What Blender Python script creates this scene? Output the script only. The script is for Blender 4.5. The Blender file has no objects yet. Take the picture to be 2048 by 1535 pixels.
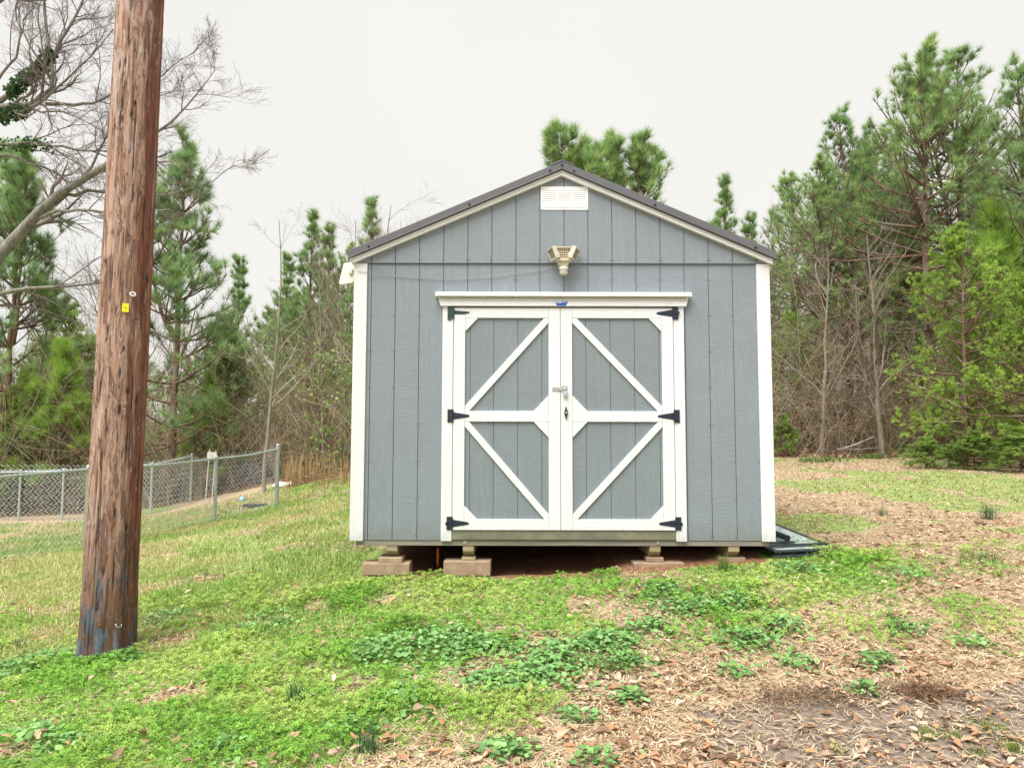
import bpy, math, numpy as np
from mathutils import Vector, Matrix

# ------------------------------------------------------------------ camera, world, sun, exposure
SC = bpy.context.scene
COL = SC.collection
FPX, TILT, ROLL, EYE = 1475.0, math.radians(4.2), math.radians(0.12), 1.5
cam_d = bpy.data.cameras.new('camera'); cam = bpy.data.objects.new('camera', cam_d); COL.objects.link(cam)
cam_d.sensor_width = 36; cam_d.lens = FPX / 2048 * 36; cam_d.clip_start = 0.05; cam_d.clip_end = 600
cam.location = (0, 0, EYE)
cam.rotation_euler = (Matrix.Rotation(math.pi/2 + TILT, 3, 'X') @ Matrix.Rotation(ROLL, 3, 'Z')).to_euler()
SC.camera = cam
SC.view_settings.view_transform = 'Standard'; SC.view_settings.look = 'None'
SC.view_settings.exposure = 2.2; SC.view_settings.gamma = 1.0
SUN_EL, SUN_AZ = math.radians(62), math.radians(-38)      # azimuth: 0 = behind the camera, negative = from the left
SC.render.engine = 'CYCLES'; SC.cycles.diffuse_bounces = 8; SC.cycles.transmission_bounces = 8
W = bpy.data.worlds.new('World'); SC.world = W; W.use_nodes = True
nt = W.node_tree; nt.nodes.clear()
sky = nt.nodes.new('ShaderNodeTexSky'); sky.sky_type = 'NISHITA'; sky.sun_disc = False
sky.sun_elevation = SUN_EL; sky.sun_rotation = math.pi + SUN_AZ; sky.dust_density = 4
nz = nt.nodes.new('ShaderNodeTexNoise'); nz.inputs['Scale'].default_value = 1.6; nz.inputs['Detail'].default_value = 3
tcw = nt.nodes.new('ShaderNodeTexCoord')
rmp = nt.nodes.new('ShaderNodeValToRGB')
rmp.color_ramp.elements[0].position = .3; rmp.color_ramp.elements[0].color = (1.91, 1.87, 1.79, 1)
rmp.color_ramp.elements[1].position = .7; rmp.color_ramp.elements[1].color = (2.06, 2.01, 1.90, 1)
mxw = nt.nodes.new('ShaderNodeMixRGB'); mxw.inputs['Fac'].default_value = .97
bgn = nt.nodes.new('ShaderNodeBackground'); bgn.inputs['Strength'].default_value = .1
wo = nt.nodes.new('ShaderNodeOutputWorld')
nt.links.new(tcw.outputs['Generated'], nz.inputs['Vector']); nt.links.new(nz.outputs['Fac'], rmp.inputs['Fac'])
nt.links.new(sky.outputs['Color'], mxw.inputs['Color1']); nt.links.new(rmp.outputs['Color'], mxw.inputs['Color2'])
nt.links.new(mxw.outputs['Color'], bgn.inputs['Color']); nt.links.new(bgn.outputs['Background'], wo.inputs['Surface'])
sd = bpy.data.lights.new('sun', 'SUN'); sd.energy = 1.5; sd.angle = math.radians(48); sd.color = (1, .975, .94)
sun = bpy.data.objects.new('sun', sd); COL.objects.link(sun)
_d = Vector((math.sin(SUN_AZ)*math.cos(SUN_EL), -math.cos(SUN_AZ)*math.cos(SUN_EL), math.sin(SUN_EL)))
sun.rotation_euler = _d.to_track_quat('Z', 'Y').to_euler()

rng = np.random.default_rng(7)
PI = math.pi

# ------------------------------------------------------------------ geometry of the place
def P(px, py, Y):
    """point at distance Y along the view axis' ground direction"""
    x = (px-1024)/FPX; u = (767.5-py)/FPX
    d = np.array([x, math.cos(TILT)-u*math.sin(TILT), math.sin(TILT)+u*math.cos(TILT)])
    return np.array([0, 0, EYE]) + d*Y/d[1]

def _hash(ix, iy, seed):
    h = (ix.astype(np.int64)*374761393 + iy.astype(np.int64)*668265263 + seed*1442695041) & 0xffffffff
    h = ((h ^ (h >> 13))*1274126177) & 0xffffffff
    return ((h ^ (h >> 16)) & 0xffff)/65535.0
def vn(x, y, seed=0):
    x = np.asarray(x, float); y = np.asarray(y, float)
    ix = np.floor(x); iy = np.floor(y); fx = x-ix; fy = y-iy
    fx = fx*fx*(3-2*fx); fy = fy*fy*(3-2*fy); ix = ix.astype(int); iy = iy.astype(int)
    a = _hash(ix, iy, seed); b = _hash(ix+1, iy, seed); c = _hash(ix, iy+1, seed); d = _hash(ix+1, iy+1, seed)
    return (a*(1-fx)+b*fx)*(1-fy)+(c*(1-fx)+d*fx)*fy
def fbm(x, y, seed=0, o=4):
    s = 0; a = .5; t = 0
    for k in range(o):
        s = s + a*vn(np.asarray(x)*2**k, np.asarray(y)*2**k, seed+k*17); t += a; a *= .5
    return s/t
def sstep(a, b, x):
    t = np.clip((x-a)/(b-a), 0, 1); return t*t*(3-2*t)

CP = np.array([(0,0,0),(-3,3,0),(3,3,.05),(-2.85,5.2,0),(-1.35,6.2,.345),(.4,6.1,.425),(1.2,6.15,.475),(2,6.2,.50),(4,6.5,.55),(4,10,.72),
 (8,12,.85),(8,17,1.05),(14,17,1.1),(.4,12,.7),(-4.74,15,.11),(-5.42,13.6,-.03),(-6.39,9.2,-.05),(-6.07,10.6,-.1),
 (-8.1,17.5,-.28),(-11.4,18,-.49),(-4.1,15,.25),(-4.9,18.5,.62),(0,18,.95),(-1.8,8.5,.42),(-3.2,8,.18),(-6,6,-.1),(-9,8,-.4),
 (-14,14,-.7),(-12,24,0),(-20,30,.8),(0,35,2),(-15,40,1.6),(15,35,2.4),(30,30,2.4),(-35,20,0),(25,12,1),(-25,0,-1),(20,-5,0),
 (0,-10,-.2),(60,60,3),(-60,60,2.5),(0,90,3.2),(-60,0,-1.5),(60,0,.5),(0,150,3.5),(90,150,3.5),(-90,150,3.2),(0,-20,-.4),(-30,-20,-1)], float)
def _tps(r2): return np.where(r2 > 0, .5*r2*np.log(r2+1e-12), 0)
_n = len(CP); _K = _tps(((CP[:, None, :2]-CP[None, :, :2])**2).sum(-1)) + np.eye(_n)*.3
_Pm = np.c_[np.ones(_n), CP[:, :2]]
_w = np.linalg.solve(np.block([[_K, _Pm], [_Pm.T, np.zeros((3, 3))]]), np.r_[CP[:, 2], np.zeros(3)])
def H(x, y):
    x = np.atleast_1d(np.asarray(x, float)); y = np.atleast_1d(np.asarray(y, float)); sh = x.shape
    x = x.ravel(); y = y.ravel(); out = np.empty(len(x))
    for i in range(0, len(x), 50000):
        a = x[i:i+50000]; b = y[i:i+50000]
        K = _tps((a[:, None]-CP[None, :, 0])**2+(b[:, None]-CP[None, :, 1])**2)
        out[i:i+50000] = K@_w[:_n] + _w[_n] + _w[_n+1]*a + _w[_n+2]*b
    out += .05*(fbm(x*1.3, y*1.3, 3)-.5) + .02*(fbm(x*6, y*6, 9, 2)-.5)
    und = sstep(-1.1, -.3, x)*(1-sstep(.7, 1.02, x))*sstep(5.98, 6.35, y)*(1-sstep(9, 11, y))
    out -= .09*und
    return out.reshape(sh)
def Hs(x, y): return float(H(x, y)[0])
def G(px, py):
    """where the view ray through a photo point meets the ground"""
    lo, hi = 1.0, 120.0; prev = 1.0
    for Y in np.geomspace(1.5, 120, 260):
        p = P(px, py, Y)
        if p[2] < Hs(p[0], p[1]): 
            a, b = prev, Y
            for _ in range(25):
                m = (a+b)/2; q = P(px, py, m)
                if q[2] < Hs(q[0], q[1]): b = m
                else: a = m
            q = P(px, py, b); return np.array([q[0], q[1], Hs(q[0], q[1])])
        prev = Y
    return P(px, py, 60)

# ------------------------------------------------------------------ mesh helpers
def link(o, parent=None):
    COL.objects.link(o)
    if parent is not None: o.parent = parent
    return o
def tag(o, label=None, cat=None, group=None, kind=None):
    if label: o['label'] = label
    if cat: o['category'] = cat
    if group: o['group'] = group
    if kind: o['kind'] = kind
    return o
def thing(name, label, cat, loc=(0, 0, 0), rz=0, group=None):
    o = bpy.data.objects.new(name, None); o.empty_display_size = .1; COL.objects.link(o)
    o.location = loc; o.rotation_euler = (0, 0, rz); return tag(o, label, cat, group)
def mesh_np(name, V, F, mat, col=None, smooth=False, midx=None):
    me = bpy.data.meshes.new(name); V = np.asarray(V, np.float32); F = np.asarray(F, np.int32); k = F.shape[1]
    me.vertices.add(len(V)); me.vertices.foreach_set('co', V.ravel())
    me.loops.add(F.size); me.loops.foreach_set('vertex_index', F.ravel())
    me.polygons.add(len(F)); me.polygons.foreach_set('loop_start', np.arange(0, F.size, k, dtype=np.int32))
    if smooth: me.polygons.foreach_set('use_smooth', np.ones(len(F), bool))
    for m in (mat if isinstance(mat, (list, tuple)) else [mat]): me.materials.append(m)
    if midx is not None: me.polygons.foreach_set('material_index', np.asarray(midx, np.int32))
    if col is not None:
        a = me.attributes.new('tint', 'FLOAT_COLOR', 'POINT')
        c = np.ones((len(V), 4), np.float32); c[:, :col.shape[1]] = col; a.data.foreach_set('color', c.ravel())
    me.update(calc_edges=True); return me
def obj_np(name, V, F, mat, parent=None, base=None, **k):
    V = np.asarray(V, float)
    if base is not None: V = V-np.asarray(base)
    return link(bpy.data.objects.new(name, mesh_np(name, V, F, mat, **k)), parent)

class MB:
    """collects shapes in world coordinates, builds ONE mesh object relative to its parent's base"""
    def __init__(s): s.v = []; s.f = []; s.m = []; s.sm = []
    def add(s, vs, fs, m=0, smooth=False):
        b = len(s.v); s.v += [tuple(map(float, v)) for v in vs]
        for f in fs: s.f.append(tuple(b+i for i in f)); s.m.append(m); s.sm.append(smooth)
        return s
    def box(s, x0, x1, y0, y1, z0, z1, m=0, M=None):
        vs = [(x, y, z) for x in (x0, x1) for y in (y0, y1) for z in (z0, z1)]
        if M is not None: vs = [tuple(M @ Vector(v)) for v in vs]
        return s.add(vs, [(0, 1, 3, 2), (4, 6, 7, 5), (0, 4, 5, 1), (2, 3, 7, 6), (0, 2, 6, 4), (1, 5, 7, 3)], m)
    def prism(s, poly, y0, y1, m=0, axis='y', M=None, smooth=False):
        """poly: (a, b) points; extruded along axis between y0 and y1"""
        n = len(poly)
        def p(a, b, c): return (a, c, b) if axis == 'y' else ((c, a, b) if axis == 'x' else (a, b, c))
        vs = [p(a, b, y0) for a, b in poly]+[p(a, b, y1) for a, b in poly]
        if M is not None: vs = [tuple(M @ Vector(v)) for v in vs]
        A = sum(poly[i][0]*poly[(i+1) % n][1]-poly[(i+1) % n][0]*poly[i][1] for i in range(n))
        fl = (A > 0) == (axis != 'y')
        side = [(i, (i+1) % n, n+(i+1) % n, n+i) for i in range(n)]
        fs = [tuple(range(n))[::-1], tuple(range(n, 2*n))]+side
        if not fl: fs = [f[::-1] for f in fs]
        return s.add(vs, fs, m)
    def tube(s, pts, r, n=8, m=0, cap=True, smooth=True):
        pts = [Vector(p) for p in pts]; rr = r if hasattr(r, '__len__') else [r]*len(pts); vs = []; up = None
        for i, p in enumerate(pts):
            t = (pts[min(i+1, len(pts)-1)]-pts[max(i-1, 0)]).normalized()
            if up is None: up = t.orthogonal().normalized()
            up = (up-t*up.dot(t)).normalized(); w = t.cross(up)
            vs += [tuple(p+(up*math.cos(2*PI*k/n)+w*math.sin(2*PI*k/n))*rr[i]) for k in range(n)]
        L = len(pts); fs = [(i*n+k, i*n+(k+1) % n, (i+1)*n+(k+1) % n, (i+1)*n+k) for i in range(L-1) for k in range(n)]
        s.add(vs, fs, m, smooth)
        if cap: s.add(vs[:n], [tuple(range(n))[::-1]], m); s.add(vs[-n:], [tuple(range(n))], m)
        return s
    def build(s, name, mats, parent=None, bevel=0, base=None, seg=2):
        me = bpy.data.meshes.new(name); b = Vector(base) if base is not None else (parent_base(parent) if parent else Vector((0, 0, 0)))
        me.from_pydata([tuple(Vector(v)-b) for v in s.v], [], s.f)
        for m in (mats if isinstance(mats, (list, tuple)) else [mats]): me.materials.append(m)
        me.polygons.foreach_set('material_index', s.m); me.polygons.foreach_set('use_smooth', s.sm)
        me.update(); o = bpy.data.objects.new(name, me)
        if parent is None and base is not None: o.location = b
        link(o, parent)
        if bevel:
            md = o.modifiers.new('bevel', 'BEVEL'); md.width = bevel; md.segments = seg; md.limit_method = 'ANGLE'; md.angle_limit = .6
        return o
def parent_base(p):
    v = Vector((0, 0, 0))
    while p is not None: v += p.location; p = p.parent
    return v

def tubes(pts, rad, n=3):
    """batch of polylines pts (N,K,3), rad (N,K) -> verts, quads"""
    pts = np.asarray(pts, float); N, K, _ = pts.shape
    t = np.gradient(pts, axis=1); t /= np.linalg.norm(t, axis=2, keepdims=True)+1e-9
    mt = pts[:, -1:]-pts[:, :1]; mt = mt/(np.linalg.norm(mt, axis=2, keepdims=True)+1e-9); ref = np.where(np.abs(mt[:, :, 2:3]) > .6, np.array([1., .31, 0]), np.array([0, 0, 1.])); ref = np.broadcast_to(ref, t.shape)
    u = np.cross(t, ref); u /= np.linalg.norm(u, axis=2, keepdims=True)+1e-9; w = np.cross(t, u)
    a = 2*PI*np.arange(n)/n
    V = pts[:, :, None]+rad[:, :, None, None]*(u[:, :, None]*np.cos(a)[None, None, :, None]+w[:, :, None]*np.sin(a)[None, None, :, None])
    b = (np.arange(N)*K*n)[:, None, None]+(np.arange(K-1)*n)[None, :, None]; k = np.arange(n)[None, None, :]; k2 = (np.arange(n)+1) % n
    F = np.stack([b+k, b+k2[None, None], b+n+k2[None, None], b+n+k], -1).reshape(-1, 4)
    return V.reshape(-1, 3), F
def join(parts):
    V = []; F = []; C = []; o = 0
    for p in parts:
        V.append(p[0]); F.append(p[1]+o); o += len(p[0])
        if len(p) > 2: C.append(p[2])
    return np.concatenate(V), np.concatenate(F), (np.concatenate(C) if C else None)
def rot(yaw, pitch, roll):
    cy, sy, cp, sp, cr, sr = np.cos(yaw), np.sin(yaw), np.cos(pitch), np.sin(pitch), np.cos(roll), np.sin(roll)
    z = np.zeros_like(cy); o = np.ones_like(cy)
    Rz = np.stack([cy, -sy, z, sy, cy, z, z, z, o], -1).reshape(-1, 3, 3)
    Ry = np.stack([cp, z, sp, z, o, z, -sp, z, cp], -1).reshape(-1, 3, 3)
    Rx = np.stack([o, z, z, z, cr, -sr, z, sr, cr], -1).reshape(-1, 3, 3)
    return Rz@Ry@Rx
def frames(d, spin):
    """rotation matrices whose z axis is d"""
    d = d/(np.linalg.norm(d, axis=1, keepdims=True)+1e-9)
    r = np.where(np.abs(d[:, 2:3]) > .9, np.array([1., 0, 0]), np.array([0, 0, 1.]))
    u = np.cross(r, d); u /= np.linalg.norm(u, axis=1, keepdims=True); w = np.cross(d, u)
    c, s = np.cos(spin)[:, None], np.sin(spin)[:, None]
    return np.stack([u*c+w*s, w*c-u*s, d], -1)
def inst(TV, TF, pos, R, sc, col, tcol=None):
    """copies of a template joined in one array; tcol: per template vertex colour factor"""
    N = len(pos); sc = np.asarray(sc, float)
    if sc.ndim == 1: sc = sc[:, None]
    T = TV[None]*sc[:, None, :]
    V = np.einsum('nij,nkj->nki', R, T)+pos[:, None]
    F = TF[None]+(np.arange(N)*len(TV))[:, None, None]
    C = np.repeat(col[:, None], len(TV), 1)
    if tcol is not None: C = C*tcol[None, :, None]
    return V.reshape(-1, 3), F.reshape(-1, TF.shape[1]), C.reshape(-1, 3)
def cols(r, n, stops, noise=.12):
    """random colours picked between stops"""
    stops = np.array(stops, float); a = stops[r.integers(0, len(stops), n)]; b = stops[r.integers(0, len(stops), n)]
    t = r.random((n, 1))*.5
    return np.clip((a*(1-t)+b*t)*(1+noise*r.standard_normal((n, 1))), .004, 1)

# ------------------------------------------------------------------ materials
class NT:
    def __init__(s, name):
        s.m = bpy.data.materials.new(name); s.m.use_nodes = True; s.t = s.m.node_tree; s.t.nodes.clear()
        s.out = s.t.nodes.new('ShaderNodeOutputMaterial'); s.b = s.t.nodes.new('ShaderNodeBsdfPrincipled')
        s.t.links.new(s.b.outputs[0], s.out.inputs[0])
    def n(s, ty, **k):
        nd = s.t.nodes.new('ShaderNode'+ty)
        for a, v in k.items():
            if a[0] == '_': setattr(nd, a[1:], v)
            else: s.set(nd.inputs[a.replace('__', ' ')], v)
        return nd
    def set(s, sock, v):
        if isinstance(v, bpy.types.NodeSocket): s.t.links.new(v, sock)
        elif isinstance(v, (tuple, list)) and len(v) == 3 and sock.type == 'RGBA': sock.default_value = (*v, 1)
        else: sock.default_value = v
    def P(s, **k):
        for a, v in k.items(): s.set(s.b.inputs[a.replace('__', ' ')], v)
        return s
    def coord(s, kind='Object', scale=(1, 1, 1), rnd=0, loc=(0, 0, 0)):
        v = s.n('TexCoord').outputs[kind]
        if rnd:
            oi = s.n('ObjectInfo').outputs['Random']; ml = s.n('Math', _operation='MULTIPLY'); s.set(ml.inputs[0], oi); ml.inputs[1].default_value = rnd
            ad = s.n('VectorMath', _operation='ADD'); s.set(ad.inputs[0], v); s.set(ad.inputs[1], ml.outputs[0]); v = ad.outputs[0]
        mp = s.n('Mapping', Vector=v, Scale=scale, Location=loc); return mp.outputs[0]
    def noise(s, vec, scale, detail=4, rough=.55, dist=0): return s.n('TexNoise', Vector=vec, Scale=scale, Detail=detail, Roughness=rough, Distortion=dist).outputs['Fac']
    def ramp(s, fac, stops):
        r = s.n('ValToRGB', Fac=fac); e = r.color_ramp.elements
        while len(e) < len(stops): e.new(.5)
        for i, (p, c) in enumerate(stops):
            e[i].position = p; e[i].color = (*c, 1) if isinstance(c, (tuple, list)) else (c, c, c, 1)
        return r.outputs[0]
    def mix(s, f, a, b, mode='MIX'):
        r = s.n('MixRGB', _blend_type=mode); s.set(r.inputs[0], f); s.set(r.inputs[1], a); s.set(r.inputs[2], b); return r.outputs[0]
    def math(s, op, a, b=0.0):
        r = s.n('Math', _operation=op); s.set(r.inputs[0], a); s.set(r.inputs[1], b); return r.outputs[0]
    def bump(s, h, strength=.3, dist=.01, prev=None):
        r = s.n('Bump', Height=h, Strength=strength, Distance=dist)
        if prev is not None: s.set(r.inputs['Normal'], prev)
        return r.outputs[0]

def m_siding(name, base, dirt=(.16, .15, .12)):
    k = NT(name); v = k.coord('Object', rnd=37)
    g1 = k.noise(k.coord('Object', (9, 9, 75), rnd=37), 1.0, 4, .6, 1.6)
    g2 = k.noise(k.coord('Object', (60, 60, 7), rnd=11), 1.0, 3, .5, .8)
    big = k.noise(v, 2.2, 2)
    sel = k.ramp(big, [(.5, 0.0), (.56, 1.0)])
    h = k.mix(sel, g1, g2)
    fine = k.noise(v, 350, 2)
    bmp = k.bump(fine, .12, .001, k.bump(k.ramp(h, [(.38, 0.0), (.64, 1.0)]), .42, .0018))
    c = k.mix(k.ramp(h, [(.46, 1.0), (.6, 0.0)]), base, tuple(x*.92 for x in base))
    st = k.noise(k.coord('Object', (26, 26, 1.1), rnd=5), 1, 5, .65); c = k.mix(k.math('MULTIPLY', k.ramp(st, [(.52, 0.0), (.72, 1.0)]), .30), c, tuple(x*.74 for x in base))
    c = k.mix(k.math('MULTIPLY', k.ramp(k.noise(v, 3.1, 5, .7), [(.45, 0.0), (.8, 1.0)]), .3), c, tuple(x*1.22 for x in base))
    z = k.n('SeparateXYZ', Vector=k.n('NewGeometry').outputs['Position']).outputs[2]
    low = k.ramp(k.math('ADD', z, k.math('MULTIPLY', k.noise(v, 14, 4), .35)), [(.8, 1.0), (1.12, 0.0)])
    c = k.mix(k.math('MULTIPLY', low, .45), c, dirt)
    k.P(Base__Color=c, Roughness=.62, Normal=bmp); return k.m
def m_white(name, base=(.70, .71, .73), vert=False, amt=1.0):
    k = NT(name); v = k.coord('Object', rnd=23)
    s = (7, 60, 70) if not vert else (70, 60, 7)
    g = k.noise(k.coord('Object', s, rnd=23), 1.0, 4, .6, 1.4)
    bmp = k.bump(k.ramp(g, [(.4, 0.0), (.6, 1.0)]), .45*amt, .002)
    c = k.mix(k.ramp(g, [(.3, 1.0), (.46, 0.0)]), base, tuple(x*.86 for x in base))
    c = k.mix(k.math('MULTIPLY', k.ramp(k.noise(v, 5, 6, .75), [(.55, 0.0), (.78, 1.0)]), .35*amt), c, (.52, .5, .44))
    spk = k.ramp(k.noise(v, 55, 2, .5), [(.72, 0.0), (.76, 1.0)])
    c = k.mix(k.math('MULTIPLY', spk, .5*amt), c, (.3, .27, .22))
    z = k.n('SeparateXYZ', Vector=k.n('NewGeometry').outputs['Position']).outputs[2]
    low = k.ramp(k.math('ADD', z, k.math('MULTIPLY', k.noise(k.coord('Object', (40, 40, 9)), 1, 4), .22)), [(.79, 1.0), (.86, 0.0)])
    c = k.mix(k.math('MULTIPLY', low, .45*amt), c, (.25, .24, .2))
    k.P(Base__Color=c, Roughness=.5, Normal=bmp); return k.m
def m_plain(name, c, rough=.5, metal=0, var=.25, scale=20, bump=.1, bs=.002, spec=None):
    k = NT(name); v = k.coord('Object', rnd=9); f = k.noise(v, scale, 5, .6)
    cc = k.mix(k.ramp(f, [(.3, 0.0), (.7, 1.0)]), tuple(x*(1-var) for x in c), tuple(min(1, x*(1+var)) for x in c))
    k.P(Base__Color=cc, Roughness=rough, Metallic=metal, Normal=k.bump(k.noise(v, scale*4, 4), bump, bs)); return k.m
def m_tint(name, rough=.7, trans=.25, var=.0, scale=3.0, spec=.25):
    """colour from the per-leaf tint attribute, with light passing through thin leaves"""
    k = NT(name); a = k.n('Attribute', _attribute_name='tint').outputs['Color']
    if var:
        f = k.noise(k.coord('Object'), scale, 4); a = k.mix(1.0, a, k.ramp(f, [(.3, 1-var), (.7, 1+var*.8)]), 'MULTIPLY')
    k.P(Base__Color=a, Roughness=rough); k.b.inputs['Specular IOR Level'].default_value = spec
    if trans:
        tr = k.n('BsdfTranslucent', Color=a); ms = k.n('MixShader', Fac=trans)
        k.t.links.new(k.b.outputs[0], ms.inputs[1]); k.t.links.new(tr.outputs[0], ms.inputs[2]); k.t.links.new(ms.outputs[0], k.out.inputs[0])
    return k.m
def m_bark(name, a, b, zs=6, xs=30, bs=.01):
    k = NT(name); f = k.noise(k.coord('Object', (xs, xs, zs), rnd=31), 1, 6, .65, .6); g = k.noise(k.coord('Object', rnd=31), 2.5, 4)
    c = k.mix(k.ramp(f, [(.35, 0.0), (.65, 1.0)]), a, b); c = k.mix(k.math('MULTIPLY', k.ramp(g, [(.5, 0.0), (.7, 1.0)]), .5), c, (.30, .31, .26))
    k.P(Base__Color=c, Roughness=.9, Normal=k.bump(f, .6, bs)); return k.m

SIDING = m_siding('grey_siding_paint', (.222, .256, .288)); SIDING_D = m_siding('grey_door_paint', (.198, .234, .256))
GAP = m_plain('groove_paint', (.12, .135, .148), .8)
WHITE_H = m_white('white_trim_horizontal'); WHITE_V = m_white('white_trim_vertical', vert=True, amt=.55)
CREAMW = m_white('rake_trim_paint', (.72, .72, .735), amt=.5)
ROOF = m_plain('charcoal_roof_metal', (.118, .118, .13), .38, .0, .08, 4, .03)
VENTM = m_plain('white_vent_plastic', (.82, .83, .84), .4, 0, .03, 8, .02)
IRON = m_plain('dark_navy_iron', (.022, .032, .05), .42, .3, .35, 60, .2, .001)
IRONG = m_plain('green_black_iron', (.035, .06, .052), .5, .3, .35, 60, .2, .001)
ZINC = m_plain('zinc_steel', (.52, .54, .53), .35, .85, .2, 70, .1, .001)
CREAM = m_plain('aged_cream_plastic', (.58, .54, .42), .42, 0, .14, 14, .04)
CREAM2 = m_plain('pale_cream_plastic', (.66, .62, .50), .45, 0, .08, 10, .03)
LENS = m_plain('smoky_lens', (.16, .17, .15), .15, 0, .1, 10, 0)
LED = m_plain('led_tan', (.34, .23, .13), .3, 0, .2, 40, 0)
SENS = m_plain('frosted_sensor', (.44, .44, .40), .3, 0, .06, 10, 0)
BLACK = m_plain('black_metal', (.018, .018, .02), .45, .2, .2, 40, .1)
CABLE = m_plain('tan_cable', (.38, .30, .26), .6)
RUST = m_plain('orange_rust', (.35, .12, .03), .9)
BLUEP = m_plain('badge_blue', (.015, .09, .36), .4, 0, .1, 30, 0); BADGEW = m_plain('badge_white', (.75, .80, .85), .4, 0, .03, 30, 0)
YEL = m_plain('yellow_tag', (.82, .70, .01), .45, 0, .04, 40, 0)
GALV = m_plain('galvanised_steel', (.42, .47, .47), .5, .35, .18, 25, .1, .001)
WIRE = m_plain('galvanised_wire', (.74, .78, .80), .55, .1, .15, 30, 0)
def m_joist():
    k = NT('painted_rim_joist'); v = k.coord('Object'); f = k.noise(k.coord('Object', (3, 20, 40)), 1, 5, .6)
    x = k.n('SeparateXYZ', Vector=v).outputs[0]
    c = k.mix(k.ramp(f, [(.35, 0.0), (.65, 1.0)]), (.20, .18, .15), (.29, .265, .22))
    k.P(Base__Color=c, Roughness=.75, Normal=k.bump(f, .3, .002)); return k.m
JOIST = m_joist()
SKID = m_bark('treated_timber', (.27, .22, .12), (.38, .32, .20), 40, 6, .002)
def m_plate():
    k = NT('diamond_plate'); v = k.coord('Object'); f = k.noise(v, 6, 5, .6)
    c = k.mix(k.ramp(f, [(.35, 0.0), (.7, 1.0)]), (.17, .18, .125), (.30, .29, .21))
    k.P(Base__Color=c, Roughness=.5, Metallic=.35, Normal=k.bump(k.noise(v, 90, 3), .2, .001)); return k.m
PLATE = m_plate()
def m_block():
    k = NT('concrete_block'); v = k.coord('Object', rnd=17); f = k.noise(v, 9, 5, .65); g = k.noise(v, 140, 3)
    c = k.mix(k.ramp(f, [(.35, 0.0), (.7, 1.0)]), (.27, .18, .115), (.42, .32, .22)); c = k.mix(k.math('MULTIPLY', k.ramp(g, [(.52, 0.0), (.68, 1.0)]), .6), c, (.15, .105, .07))
    k.P(Base__Color=c, Roughness=.95, Normal=k.bump(g, .5, .003)); return k.m
BLOCK = m_block()
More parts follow.
